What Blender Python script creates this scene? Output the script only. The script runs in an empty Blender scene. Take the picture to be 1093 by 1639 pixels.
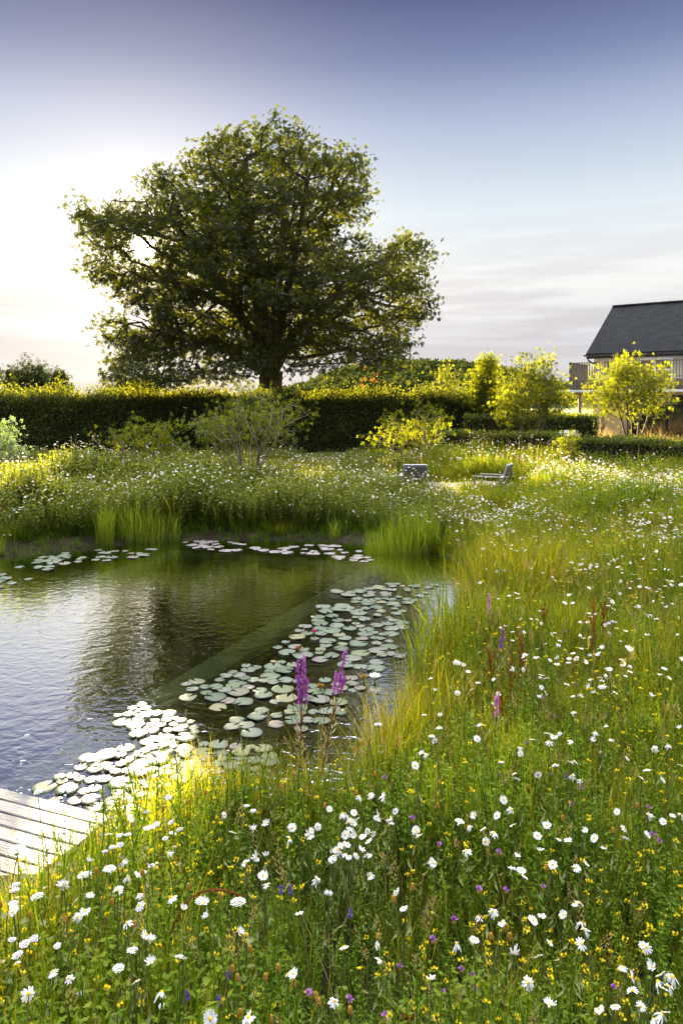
import bpy, math, random
import numpy as np
from mathutils import Vector, Matrix

R = math.radians
SC = bpy.context.scene
COL = SC.collection
rng = np.random.default_rng(11)
random.seed(11)

# ------------------------------------------------------------------ camera, sky, sun, exposure
F_PX = 1200.0          # focal length in photograph pixels (1093 x 1639)
CX, HY = 546.5, 640.0  # principal column and horizon row
CAM_Z = 2.4            # above the pond's water (z = 0)
cam = bpy.data.cameras.new('camera')
cam.sensor_fit = 'VERTICAL'
cam.sensor_height = 36.0
cam.lens = 36.0 * F_PX / 1639.0
cam.shift_y = -(819.5 - HY) / 1639.0
cam.clip_start = 0.05
cam.clip_end = 6000
cam_o = bpy.data.objects.new('camera', cam)
COL.objects.link(cam_o)
cam_o.location = (0, 0, CAM_Z)
cam_o.rotation_euler = (R(90), 0, 0)
SC.camera = cam_o

SUN_EL = R(11.25)
SUN_AZ = math.atan(-0.2654)          # left of straight ahead (+Y)
SUN_DIR = Vector((math.sin(SUN_AZ) * math.cos(SUN_EL), math.cos(SUN_AZ) * math.cos(SUN_EL), math.sin(SUN_EL)))

world = bpy.data.worlds.new('World')
SC.world = world
world.use_nodes = True
wt = world.node_tree
wt.nodes.clear()


def wn(kind, **kw):
    n = wt.nodes.new(kind)
    for k, v in kw.items():
        setattr(n, k, v)
    return n


def wl(a, b):
    wt.links.new(a, b)


def ramp_set(node, stops, interp='LINEAR'):
    cr = node.color_ramp
    cr.interpolation = interp
    while len(cr.elements) < len(stops):
        cr.elements.new(0.5)
    for e, (p, c) in zip(cr.elements, stops):
        e.position = p
        e.color = (c[0], c[1], c[2], 1)


def wmath(op, a, b=None):
    n = wn('ShaderNodeMath', operation=op)
    for i, v in enumerate((a, b)):
        if v is None:
            continue
        if isinstance(v, (int, float)):
            n.inputs[i].default_value = v
        else:
            wl(v, n.inputs[i])
    return n.outputs[0]


def wvscale(col, val):
    n = wn('ShaderNodeVectorMath', operation='SCALE')
    if isinstance(col, tuple):
        n.inputs[0].default_value = col
    else:
        wl(col, n.inputs[0])
    if isinstance(val, (int, float)):
        n.inputs['Scale'].default_value = val
    else:
        wl(val, n.inputs['Scale'])
    return n.outputs[0]


def wvadd(a, b):
    n = wn('ShaderNodeVectorMath', operation='ADD')
    wl(a, n.inputs[0])
    wl(b, n.inputs[1])
    return n.outputs[0]


tc = wn('ShaderNodeTexCoord')
sep = wn('ShaderNodeSeparateXYZ')
wl(tc.outputs['Generated'], sep.inputs[0])
sky = wn('ShaderNodeTexSky', sky_type='NISHITA', sun_disc=False, sun_elevation=SUN_EL,
         sun_rotation=SUN_AZ, air_density=1.0, dust_density=2.0, ozone_density=2.0)
elev = wn('ShaderNodeValToRGB')
# evening sky by the sine of the elevation (the photograph's exposure)
ramp_set(elev, [(0.0, (.71, .70, .73)), (0.075, (.74, .735, .78)), (0.115, (.86, .85, .85)), (0.156, (.93, .93, .915)), (0.24, (.76, .84, .90)),
                (0.344, (.44, .51, .69)), (0.41, (.21, .255, .44)), (0.475, (.10, .122, .27)), (0.52, (.16, .19, .33)), (1.0, (.5, .52, .6))])
wl(sep.outputs['Z'], elev.inputs[0])
# high cloud veils, stretched along the horizon
mp = wn('ShaderNodeMapping')
mp.inputs['Scale'].default_value = (1.6, 1.6, 15.0)
wl(tc.outputs['Generated'], mp.inputs[0])
cl = wn('ShaderNodeTexNoise')
cl.inputs['Scale'].default_value = 2.6
cl.inputs['Detail'].default_value = 6
cl.inputs['Roughness'].default_value = .55
wl(mp.outputs[0], cl.inputs['Vector'])
clr = wn('ShaderNodeValToRGB')
ramp_set(clr, [(0.40, (0, 0, 0)), (0.55, (1, 1, 1))])
wl(cl.outputs['Fac'], clr.inputs[0])
band = wn('ShaderNodeValToRGB')
ramp_set(band, [(0.0, (.8, .8, .8)), (0.10, (1, 1, 1)), (0.15, (.55, .55, .55)), (0.26, (.0, .0, .0))])
wl(sep.outputs['Z'], band.inputs[0])
cmix = wn('ShaderNodeMix', data_type='RGBA')
cmix.inputs[7].default_value = (.62, .595, .62, 1)
wl(wmath('MULTIPLY', wmath('MULTIPLY', clr.outputs[0], band.outputs[0]), .75), cmix.inputs[0])
wl(elev.outputs[0], cmix.inputs[6])
# aureole of the low sun behind thin haze
dot = wn('ShaderNodeVectorMath', operation='DOT_PRODUCT')
wl(tc.outputs['Generated'], dot.inputs[0])
dot.inputs[1].default_value = SUN_DIR
g = wmath('MAXIMUM', dot.outputs['Value'], 0.0)
aur = wvscale((1.0, .88, .66), wmath('MULTIPLY', wmath('POWER', g, 12000.0), 3.0))
aur = wvadd(aur, wvscale((1.0, .86, .62), wmath('MULTIPLY', wmath('POWER', g, 320.0), .020)))
aur = wvadd(aur, wvscale((1.0, .70, .34), wmath('MULTIPLY', wmath('POWER', g, 1500.0), .16)))
aur = wvadd(aur, wvscale((1.0, .78, .52), wmath('MULTIPLY', wmath('POWER', g, 40.0), .024)))
# fill light added to the sky above the frame, brightening the shaded meadow
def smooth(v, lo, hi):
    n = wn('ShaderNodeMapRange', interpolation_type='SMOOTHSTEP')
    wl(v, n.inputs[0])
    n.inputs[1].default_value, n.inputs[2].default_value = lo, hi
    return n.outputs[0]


side = wn('ShaderNodeMapRange')          # more of the added fill in front, to glow through leaves
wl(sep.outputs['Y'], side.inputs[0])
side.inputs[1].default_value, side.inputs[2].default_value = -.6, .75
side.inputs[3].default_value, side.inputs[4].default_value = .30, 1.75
dome_fill = wmath('MULTIPLY', smooth(sep.outputs['Z'], .472, .57), side.outputs[0])
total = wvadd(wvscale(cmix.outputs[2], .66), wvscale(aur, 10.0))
total = wvadd(total, wvscale((.97, 1.0, 1.05), wmath('MULTIPLY', dome_fill, 3.8)))
total = wvadd(total, wvscale(sky.outputs[0], 0.002))
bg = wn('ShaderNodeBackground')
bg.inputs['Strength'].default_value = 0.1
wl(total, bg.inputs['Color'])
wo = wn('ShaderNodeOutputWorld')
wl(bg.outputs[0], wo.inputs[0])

sun = bpy.data.lights.new('sun', 'SUN')
sun.energy = 5.0
sun.angle = R(0.5)
sun.color = (1.0, .78, .46)
sun_o = bpy.data.objects.new('sun', sun)
COL.objects.link(sun_o)
sun_o.rotation_euler = (-SUN_DIR).to_track_quat('-Z', 'Y').to_euler()

SC.view_settings.view_transform = 'Standard'
SC.view_settings.look = 'None'
SC.view_settings.exposure = 3.95
SC.view_settings.gamma = 1.0
SC.render.engine = 'CYCLES'
SC.cycles.max_bounces = 8
SC.cycles.diffuse_bounces = 4
SC.cycles.glossy_bounces = 3
SC.cycles.transmission_bounces = 6
SC.cycles.transparent_max_bounces = 8
SC.cycles.caustics_reflective = False
SC.cycles.caustics_refractive = False
SC.cycles.use_denoising = True
SC.cycles.sample_clamp_indirect = 6.0


# ------------------------------------------------------------------ helpers
def at(px, py, Y):
    """world point seen at photograph pixel (px, py) at the depth Y"""
    return np.array(((px - CX) / F_PX * Y, Y, CAM_Z + (HY - py) / F_PX * Y))


def on_z(px, py, z=0.0):
    """world point at height z seen at photograph pixel (px, py)"""
    Y = (CAM_Z - z) * F_PX / (py - HY)
    return np.array(((px - CX) / F_PX * Y, Y, z))


def tag(o, label=None, cat=None, group=None, kind=None):
    if label:
        o['label'] = label
    if cat:
        o['category'] = cat
    if group:
        o['group'] = group
    if kind:
        o['kind'] = kind
    return o


def empty(name, loc=(0, 0, 0), rz=0.0):
    o = bpy.data.objects.new(name, None)
    o.empty_display_size = .1
    o.location = [float(v) for v in loc]
    o.rotation_euler = (0, 0, rz)
    COL.objects.link(o)
    return o


class MB:
    """collects quads and triangles with a per-face tint and material index"""

    def __init__(self):
        self.v, self.q, self.t = [], [], []
        self.qt, self.tt, self.qm, self.tm = [], [], [], []
        self.n = 0

    def add(self, V, Q=None, T=None, tint=.5, mat=0):
        V = np.asarray(V, float).reshape(-1, 3)
        if Q is not None and len(Q):
            Q = np.asarray(Q, int).reshape(-1, 4)
            self.q.append(Q + self.n)
            self.qt.append(np.broadcast_to(np.asarray(tint, float), (len(Q),)).copy())
            self.qm.append(np.broadcast_to(np.asarray(mat, int), (len(Q),)).copy())
        if T is not None and len(T):
            T = np.asarray(T, int).reshape(-1, 3)
            self.t.append(T + self.n)
            self.tt.append(np.broadcast_to(np.asarray(tint, float), (len(T),)).copy())
            self.tm.append(np.broadcast_to(np.asarray(mat, int), (len(T),)).copy())
        self.v.append(V)
        self.n += len(V)

    def merged(self):
        V = np.concatenate(self.v) if self.v else np.zeros((0, 3))
        Q = np.concatenate(self.q) if self.q else np.zeros((0, 4), int)
        T = np.concatenate(self.t) if self.t else np.zeros((0, 3), int)
        cat = lambda L, d: np.concatenate(L) if L else np.zeros((0,), d)
        return V, Q, T, cat(self.qt, float), cat(self.tt, float), cat(self.qm, int), cat(self.tm, int)

    def mesh(self, name, mats, smooth=False):
        V, Q, T, qt, tt, qm, tm = self.merged()
        me = bpy.data.meshes.new(name)
        me.vertices.add(len(V))
        me.vertices.foreach_set('co', V.astype(np.float32).ravel())
        li = np.concatenate([Q.ravel(), T.ravel()])
        me.loops.add(len(li))
        me.loops.foreach_set('vertex_index', li.astype(np.int32))
        starts = np.concatenate([np.arange(len(Q)) * 4, len(Q) * 4 + np.arange(len(T)) * 3])
        me.polygons.add(len(starts))
        me.polygons.foreach_set('loop_start', starts.astype(np.int32))
        me.polygons.foreach_set('material_index', np.concatenate([qm, tm]).astype(np.int32))
        me.polygons.foreach_set('use_smooth', np.full(len(starts), smooth))
        a = me.attributes.new('tint', 'FLOAT', 'FACE')
        a.data.foreach_set('value', np.concatenate([qt, tt]).astype(np.float32))
        for m in (mats if isinstance(mats, (list, tuple)) else [mats]):
            me.materials.append(m)
        me.update(calc_edges=True)
        me.validate()
        return me

    def build(self, name, mats, parent=None, smooth=False):
        o = bpy.data.objects.new(name, self.mesh(name, mats, smooth))
        COL.objects.link(o)
        if parent is not None:
            o.parent = parent
        return o

    # -- solid pieces
    def box(self, c, s, rz=0.0, tint=.5, mat=0, bev=0.0, axes=None):
        c = np.asarray(c, float)
        hx, hy, hz = [v / 2 for v in s]
        if bev > 0:
            b = min(bev, hx * .9, hy * .9, hz * .9)
            pts, fs = [], []
            bm_pts = {}
            for sx in (-1, 1):
                for sy in (-1, 1):
                    for sz in (-1, 1):
                        bm_pts[(sx, sy, sz, 0)] = len(pts); pts.append((sx * hx, sy * (hy - b), sz * (hz - b)))
                        bm_pts[(sx, sy, sz, 1)] = len(pts); pts.append((sx * (hx - b), sy * hy, sz * (hz - b)))
                        bm_pts[(sx, sy, sz, 2)] = len(pts); pts.append((sx * (hx - b), sy * (hy - b), sz * hz))
            P = bm_pts
            q, t = [], []
            for s_ in (-1, 1):
                q.append([P[(s_, -1, -1, 0)], P[(s_, 1, -1, 0)], P[(s_, 1, 1, 0)], P[(s_, -1, 1, 0)]])
                q.append([P[(-1, s_, -1, 1)], P[(1, s_, -1, 1)], P[(1, s_, 1, 1)], P[(-1, s_, 1, 1)]])
                q.append([P[(-1, -1, s_, 2)], P[(1, -1, s_, 2)], P[(1, 1, s_, 2)], P[(-1, 1, s_, 2)]])
            for a in (-1, 1):
                for b_ in (-1, 1):
                    q.append([P[(a, b_, -1, 0)], P[(a, b_, 1, 0)], P[(a, b_, 1, 1)], P[(a, b_, -1, 1)]])
                    q.append([P[(a, -1, b_, 0)], P[(a, 1, b_, 0)], P[(a, 1, b_, 2)], P[(a, -1, b_, 2)]])
                    q.append([P[(-1, a, b_, 1)], P[(1, a, b_, 1)], P[(1, a, b_, 2)], P[(-1, a, b_, 2)]])
            for k in [(a, b_, c_) for a in (-1, 1) for b_ in (-1, 1) for c_ in (-1, 1)]:
                t.append([P[k + (0,)], P[k + (1,)], P[k + (2,)]])
            V = np.array(pts)
        else:
            V = np.array([(x * hx, y * hy, z * hz) for x in (-1, 1) for y in (-1, 1) for z in (-1, 1)])
            q = [[0, 1, 3, 2], [4, 6, 7, 5], [0, 4, 5, 1], [2, 3, 7, 6], [0, 2, 6, 4], [1, 5, 7, 3]]
            t = []
        if axes is not None:
            V = V @ np.asarray(axes, float)
        else:
            ca, sa = math.cos(rz), math.sin(rz)
            V = V @ np.array(((ca, sa, 0), (-sa, ca, 0), (0, 0, 1)))
        self.add(V + c, q, t, tint, mat)

    def tube(self, pts, rad, sides=6, tint=.5, mat=0, cap=True):
        P = np.asarray(pts, float)
        n = len(P)
        rad = np.broadcast_to(np.asarray(rad, float), (n,))
        d = np.gradient(P, axis=0)
        d /= np.linalg.norm(d, axis=1)[:, None] + 1e-9
        ref = np.array((0., 0, 1)) if abs(d[0, 2]) < .9 else np.array((1., 0, 0))
        rings = []
        for i in range(n):
            a = np.cross(d[i], ref)
            a /= np.linalg.norm(a) + 1e-9
            b = np.cross(d[i], a)
            th = np.arange(sides) / sides * 2 * math.pi
            rings.append(P[i] + rad[i] * (np.cos(th)[:, None] * a + np.sin(th)[:, None] * b))
            ref = np.cross(a, d[i]) if abs(np.dot(ref, d[i])) > .95 else ref
        V = np.concatenate(rings)
        q = [[i * sides + j, i * sides + (j + 1) % sides, (i + 1) * sides + (j + 1) % sides, (i + 1) * sides + j]
             for i in range(n - 1) for j in range(sides)]
        t = []
        if cap:
            V = np.concatenate([V, P[:1], P[-1:]])
            for j in range(sides):
                t.append([n * sides, (j + 1) % sides, j])
                t.append([n * sides + 1, (n - 1) * sides + j, (n - 1) * sides + (j + 1) % sides])
        self.add(V, q, t, tint, mat)

    def put(self, tmpl, pos, M, tint=.5, jit=.0, r=None):
        """bakes a template (merged tuple) at N places; M is (N,3,3)"""
        V, Q, T, qt, tt, qm, tm = tmpl
        pos = np.asarray(pos, float).reshape(-1, 3)
        N = len(pos)
        if N == 0:
            return
        r = r or rng
        W = np.einsum('nij,vj->nvi', M, V) + pos[:, None, :]
        off = (np.arange(N) * len(V))[:, None, None]
        tint = np.broadcast_to(np.asarray(tint, float), (N,))
        if len(Q):
            self.q.append((Q[None] + off).reshape(-1, 4) + self.n)
            self.qt.append((tint[:, None] + (qt - .5)[None] + r.normal(0, jit, (N, len(Q)))).ravel() if jit else (tint[:, None] + (qt - .5)[None]).ravel())
            self.qm.append(np.tile(qm, N))
        if len(T):
            self.t.append((T[None] + off).reshape(-1, 3) + self.n)
            self.tt.append((tint[:, None] + (tt - .5)[None] + r.normal(0, jit, (N, len(T)))).ravel() if jit else (tint[:, None] + (tt - .5)[None]).ravel())
            self.tm.append(np.tile(tm, N))
        self.v.append(W.reshape(-1, 3))
        self.n += N * len(V)


def rots(N, rz=None, tilt=0.0, scale=1.0, zscale=None, taz=None, r=None):
    """N matrices: scale, turn about z, lean by tilt towards azimuth taz"""
    r = r or rng
    rz = r.uniform(0, 2 * math.pi, N) if rz is None else np.broadcast_to(rz, (N,))
    taz = r.uniform(0, 2 * math.pi, N) if taz is None else np.broadcast_to(taz, (N,))
    tilt = np.broadcast_to(np.asarray(tilt, float), (N,))
    sc_ = np.broadcast_to(np.asarray(scale, float), (N,))
    zs = sc_ if zscale is None else np.broadcast_to(np.asarray(zscale, float), (N,))
    c, s = np.cos(rz), np.sin(rz)
    Z = np.zeros((N, 3, 3))
    Z[:, 0, 0], Z[:, 0, 1], Z[:, 1, 0], Z[:, 1, 1], Z[:, 2, 2] = c, -s, s, c, 1
    S = np.zeros((N, 3, 3))
    S[:, 0, 0] = S[:, 1, 1] = sc_
    S[:, 2, 2] = zs
    ax = np.stack([-np.sin(taz), np.cos(taz), np.zeros(N)], 1)
    K = np.zeros((N, 3, 3))
    K[:, 0, 1], K[:, 0, 2] = -ax[:, 2], ax[:, 1]
    K[:, 1, 0], K[:, 1, 2] = ax[:, 2], -ax[:, 0]
    K[:, 2, 0], K[:, 2, 1] = -ax[:, 1], ax[:, 0]
    Rm = np.eye(3)[None] + np.sin(tilt)[:, None, None] * K + (1 - np.cos(tilt))[:, None, None] * (K @ K)
    return Rm @ Z @ S


def rand_rots(N, scale=1.0, up=0.0, r=None):
    """N matrices whose local z points in random directions with an upward bias"""
    r = r or rng
    z = r.normal(0, 1, (N, 3))
    z[:, 2] = z[:, 2] + up
    z /= np.linalg.norm(z, axis=1)[:, None]
    x = r.normal(0, 1, (N, 3))
    x -= (x * z).sum(1)[:, None] * z
    x /= np.linalg.norm(x, axis=1)[:, None]
    y = np.cross(z, x)
    M = np.stack([x, y, z], 2)
    return M * np.broadcast_to(np.asarray(scale, float), (N,))[:, None, None]


def vnoise(x, y, seed=0):
    """smooth value noise in 0..1"""
    x = np.asarray(x, float); y = np.asarray(y, float)
    xi, yi = np.floor(x).astype(int), np.floor(y).astype(int)
    fx, fy = x - xi, y - yi
    fx, fy = fx * fx * (3 - 2 * fx), fy * fy * (3 - 2 * fy)

    def h(a, b):
        v = np.sin(a * 127.1 + b * 311.7 + seed * 74.7) * 43758.5453
        return v - np.floor(v)
    return (h(xi, yi) * (1 - fx) + h(xi + 1, yi) * fx) * (1 - fy) + (h(xi, yi + 1) * (1 - fx) + h(xi + 1, yi + 1) * fx) * fy


def fbm(x, y, seed=0, o=3):
    s, a, t = 0, .5, 0
    for i in range(o):
        s = s + a * vnoise(np.asarray(x) * 2 ** i, np.asarray(y) * 2 ** i, seed + i)
        t += a
        a *= .5
    return s / t


def inside(poly, x, y):
    poly = np.asarray(poly, float)
    x = np.asarray(x, float); y = np.asarray(y, float)
    res = np.zeros(x.shape, bool)
    n = len(poly)
    for i in range(n):
        x1, y1 = poly[i]; x2, y2 = poly[(i + 1) % n]
        c = ((y1 > y) != (y2 > y))
        with np.errstate(divide='ignore', invalid='ignore'):
            xs = (x2 - x1) * (y - y1) / (y2 - y1 + 1e-12) + x1
        res ^= c & (x < xs)
    return res


def sdist(poly, x, y):
    """distance to the outline, negative inside"""
    poly = np.asarray(poly, float)
    x = np.asarray(x, float); y = np.asarray(y, float)
    d = np.full(x.shape, 1e9)
    n = len(poly)
    for i in range(n):
        a = poly[i]; b = poly[(i + 1) % n] - a
        t = np.clip(((x - a[0]) * b[0] + (y - a[1]) * b[1]) / (b @ b + 1e-12), 0, 1)
        d = np.minimum(d, np.hypot(x - a[0] - t * b[0], y - a[1] - t * b[1]))
    return np.where(inside(poly, x, y), -d, d)


def smooth_poly(p, it=2):
    p = np.asarray(p, float)
    for _ in range(it):
        n = np.roll(p, -1, 0)
        p = np.stack([.75 * p + .25 * n, .25 * p + .75 * n], 1).reshape(-1, 2)
    return p


# ------------------------------------------------------------------ materials
def new_mat(name):
    m = bpy.data.materials.new(name)
    m.use_nodes = True
    nt = m.node_tree
    nt.nodes.clear()
    out = nt.nodes.new('ShaderNodeOutputMaterial')
    return m, nt, out


def leaf_mat(name, dark, mid, light, trans=.5, warm=(1.5, 1.35, .45), gloss=.06, rough=.38, obj_random=False):
    m, nt, out = new_mat(name)
    L = nt.links.new
    at_ = nt.nodes.new('ShaderNodeAttribute')
    at_.attribute_name = 'tint'
    fac = at_.outputs['Fac']
    if obj_random:
        oi = nt.nodes.new('ShaderNodeObjectInfo')
        ad = nt.nodes.new('ShaderNodeMath'); ad.operation = 'MULTIPLY_ADD'
        L(oi.outputs['Random'], ad.inputs[0]); ad.inputs[1].default_value = .6
        ad2 = nt.nodes.new('ShaderNodeMath'); ad2.operation = 'SUBTRACT'
        L(fac, ad2.inputs[0]); ad2.inputs[1].default_value = .3
        L(ad2.outputs[0], ad.inputs[2])
        fac = ad.outputs[0]
    cr = nt.nodes.new('ShaderNodeValToRGB')
    ramp_set(cr, [(0.05, dark), (0.5, mid), (0.95, light)])
    L(fac, cr.inputs[0])
    d = nt.nodes.new('ShaderNodeBsdfDiffuse')
    L(cr.outputs[0], d.inputs[0])
    tr = nt.nodes.new('ShaderNodeBsdfTranslucent')
    mu = nt.nodes.new('ShaderNodeMix'); mu.data_type = 'RGBA'; mu.blend_type = 'MULTIPLY'
    mu.inputs[0].default_value = 1.0
    L(cr.outputs[0], mu.inputs[6])
    mu.inputs[7].default_value = (*warm, 1)
    L(mu.outputs[2], tr.inputs[0])
    mx = nt.nodes.new('ShaderNodeMixShader')
    mx.inputs[0].default_value = trans
    L(d.outputs[0], mx.inputs[1]); L(tr.outputs[0], mx.inputs[2])
    if gloss > 0:
        gl = nt.nodes.new('ShaderNodeBsdfGlossy')
        gl.inputs['Roughness'].default_value = rough
        gl.inputs['Color'].default_value = (.9, .9, .9, 1)
        m2 = nt.nodes.new('ShaderNodeMixShader')
        m2.inputs[0].default_value = gloss
        L(mx.outputs[0], m2.inputs[1]); L(gl.outputs[0], m2.inputs[2])
        L(m2.outputs[0], out.inputs[0])
    else:
        L(mx.outputs[0], out.inputs[0])
    return m


def solid_mat(name, c1, c2=None, rough=.7, scale=8.0, stretch=(1, 1, 1), bump=0.0, bscale=None, spec=.3, detail=5, lo=.35, hi=.65, metal=0.0, vary=0.0):
    m, nt, out = new_mat(name)
    L = nt.links.new
    p = nt.nodes.new('ShaderNodeBsdfPrincipled')
    p.inputs['Roughness'].default_value = rough
    p.inputs['Metallic'].default_value = metal
    p.inputs['Specular IOR Level'].default_value = spec
    tcx = nt.nodes.new('ShaderNodeTexCoord')
    mp_ = nt.nodes.new('ShaderNodeMapping')
    mp_.inputs['Scale'].default_value = stretch
    L(tcx.outputs['Object'], mp_.inputs[0])
    nz = nt.nodes.new('ShaderNodeTexNoise')
    nz.inputs['Scale'].default_value = scale
    nz.inputs['Detail'].default_value = detail
    L(mp_.outputs[0], nz.inputs['Vector'])
    cr = nt.nodes.new('ShaderNodeValToRGB')
    ramp_set(cr, [(lo, c1), (hi, c2 or c1)])
    L(nz.outputs['Fac'], cr.inputs[0])
    if vary:
        av = nt.nodes.new('ShaderNodeAttribute'); av.attribute_name = 'tint'
        mv = nt.nodes.new('ShaderNodeMapRange'); L(av.outputs['Fac'], mv.inputs[0])
        mv.inputs[3].default_value, mv.inputs[4].default_value = 1 - vary, 1 + vary
        sc_ = nt.nodes.new('ShaderNodeVectorMath'); sc_.operation = 'SCALE'
        L(cr.outputs[0], sc_.inputs[0]); L(mv.outputs[0], sc_.inputs['Scale'])
        L(sc_.outputs[0], p.inputs['Base Color'])
    else:
        L(cr.outputs[0], p.inputs['Base Color'])
    if bump:
        b = nt.nodes.new('ShaderNodeBump')
        b.inputs['Strength'].default_value = bump
        b.inputs['Distance'].default_value = .02
        n2 = nt.nodes.new('ShaderNodeTexNoise')
        n2.inputs['Scale'].default_value = bscale or scale * 3
        n2.inputs['Detail'].default_value = 6
        L(mp_.outputs[0], n2.inputs['Vector'])
        L(n2.outputs['Fac'], b.inputs['Height'])
        L(b.outputs[0], p.inputs['Normal'])
    L(p.outputs[0], out.inputs[0])
    return m


M = {}
M['oak_leaf'] = leaf_mat('chestnut_leaf', (.016, .025, .004), (.027, .040, .006), (.046, .058, .008), .5, (2.1, 1.65, .28), .02, .5)
M['hedge_leaf'] = leaf_mat('hedge_leaf', (.026, .040, .012), (.052, .072, .015), (.11, .125, .018), .5, (1.9, 1.5, .25), .015, .4)
M['box_leaf'] = leaf_mat('box_leaf', (.026, .04, .01), (.06, .085, .014), (.12, .14, .02), .5, (1.7, 1.4, .3), .015, .4)
M['young_leaf'] = leaf_mat('young_leaf', (.052, .078, .009), (.098, .124, .011), (.16, .168, .014), .60, (1.4, 1.25, .25), .008, .45)
M['shrub_leaf'] = leaf_mat('shrub_leaf', (.05, .075, .011), (.088, .118, .015), (.15, .155, .02), .52, (1.5, 1.3, .35), .012, .45)
M['pale_leaf'] = leaf_mat('pale_leaf', (.07, .11, .05), (.11, .16, .07), (.17, .23, .10), .4, (1.2, 1.2, .6), .06, .4)
M['wood_leaf'] = leaf_mat('distant_leaf', (.020, .030, .012), (.030, .042, .016), (.045, .054, .020), .25, (1.3, 1.2, .5), 0)
M['grass'] = leaf_mat('grass_blade', (.050, .078, .006), (.14, .165, .010), (.30, .26, .022), .58, (1.45, 1.28, .3), .008, .4)
M['rush'] = leaf_mat('rush_blade', (.07, .115, .012), (.13, .18, .018), (.21, .24, .025), .58, (1.35, 1.25, .3), .008, .4)
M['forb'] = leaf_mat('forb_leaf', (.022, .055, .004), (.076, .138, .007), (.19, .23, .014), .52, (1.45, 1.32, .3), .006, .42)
M['bank_forb'] = leaf_mat('bank_leaf', (.032, .050, .010), (.085, .115, .022), (.19, .21, .05), .52, (1.4, 1.28, .4), .006, .42)
M['straw'] = leaf_mat('straw_stem', (.12, .09, .03), (.22, .17, .06), (.34, .27, .11), .45, (1.2, 1.0, .6), .02, .5)
M['stem'] = leaf_mat('flower_stem', (.06, .085, .02), (.10, .13, .03), (.19, .17, .045), .35, (1.3, 1.2, .5), .02, .5)
M['petal'] = leaf_mat('white_petal', (.42, .42, .43), (.56, .56, .555), (.68, .68, .65), .35, (1, .98, .92), 0)
M['daisy_eye'] = leaf_mat('daisy_eye', (.36, .20, .012), (.58, .36, .02), (.66, .46, .03), .15, (1, 1, .8), 0)
M['trefoil'] = leaf_mat('yellow_petal', (.46, .31, .006), (.60, .46, .010), (.70, .58, .025), .35, (1, 1, .8), 0)
M['umbel'] = leaf_mat('umbel_white', (.55, .55, .46), (.70, .70, .62), (.78, .78, .72), .35, (1, 1, .9), 0)
M['yarrow'] = leaf_mat('yarrow_lilac', (.60, .54, .60), (.70, .66, .70), (.78, .76, .77), .3, (1, .98, 1), 0)
M['purple'] = leaf_mat('purple_petal', (.24, .05, .26), (.38, .11, .40), (.52, .20, .50), .4, (1.2, 1, 1.2), 0)
M['pinkpet'] = leaf_mat('pink_petal', (.42, .12, .36), (.60, .22, .48), (.72, .36, .56), .4, (1.1, 1, 1.1), 0)
M['knap'] = leaf_mat('knapweed_petal', (.15, .04, .18), (.24, .08, .28), (.34, .15, .38), .3, (1.1, 1, 1.1), 0)
M['dock'] = leaf_mat('dock_seed', (.09, .03, .012), (.16, .06, .02), (.25, .11, .035), .4, (1.3, .9, .5), 0)
M['seed'] = leaf_mat('seed_head', (.10, .05, .012), (.22, .12, .02), (.36, .22, .03), .15, (1.1, 1, .8), 0)
M['vetch'] = leaf_mat('blue_petal', (.08, .05, .22), (.12, .08, .30), (.18, .13, .38), .3, (1, 1, 1.1), 0)
M['bark'] = solid_mat('bark', (.045, .034, .022), (.10, .075, .05), .95, 6, (1, 1, .3), .8, 22, .1)
M['thin_bark'] = solid_mat('grey_bark', (.10, .08, .06), (.19, .155, .12), .9, 20, (1, 1, .4), .3, 60, .1)

print('materials ready')


# ------------------------------------------------------------------ the setting: ground, pond, deck
POND = smooth_poly([(-1.5, 4.12), (-.75, 4.25), (-.33, 4.38), (.08, 4.75), (.40, 5.7), (.62, 6.5), (1.0, 7.5), (1.52, 9.1),
                    (1.78, 10.3), (1.62, 11.3), (.95, 12.0), (.4, 12.45), (-.7, 12.75), (-2.8, 12.85), (-3.9, 12.15), (-5.2, 11.3),
                    (-7.0, 11.2), (-9.5, 10), (-10, 7.5), (-7, 5.4), (-4.5, 4.9), (-3, 4.3)], 2)
DECK_O, DECK_E, DECK_P = np.array((-1.98, 4.35)), np.array((.93, -.368)), np.array((-.368, -.93))
DECK_S, DECK_T = (-4.2, .80), (0.0, 2.4)


def deck_st(x, y):
    dx, dy = np.asarray(x) - DECK_O[0], np.asarray(y) - DECK_O[1]
    return dx * DECK_E[0] + dy * DECK_E[1], dx * DECK_P[0] + dy * DECK_P[1]


CLEAR = np.array((2.75, 17.6))       # gravel clearing with the chairs


def ground_z(x, y):
    x = np.asarray(x, float); y = np.asarray(y, float)
    d = sdist(POND, x, y)
    out = -.02 + np.minimum(d * .30, .16) + .10 * np.clip((d - .5) / 3, 0, 1) + np.clip((y - 17) / 14, 0, 1) * .2
    out = out + (fbm(x * .8, y * .8, 3) - .5) * .12 * np.clip(d / .8, 0, 1) * np.clip((40 - y) / 10, 0, 1)
    out = np.where(np.hypot(x, y) > 120, out - .6, out)
    far = np.clip((np.hypot(x, y) - 60) / 900, 0, 1)
    out = out + far * 2.0
    ins = -.02 + np.maximum(d * 1.1, -1.3)
    return np.where(d > 0, out, ins)


def grow_axis(lo, hi, step, far_lo, far_hi, f=1.28):
    a = list(np.arange(lo, hi + step, step))
    s = step
    while a[-1] < far_hi:
        s *= f
        a.append(a[-1] + s)
    s = step
    while a[0] > far_lo:
        s *= f
        a.insert(0, a[0] - s)
    return np.array(a)


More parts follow.
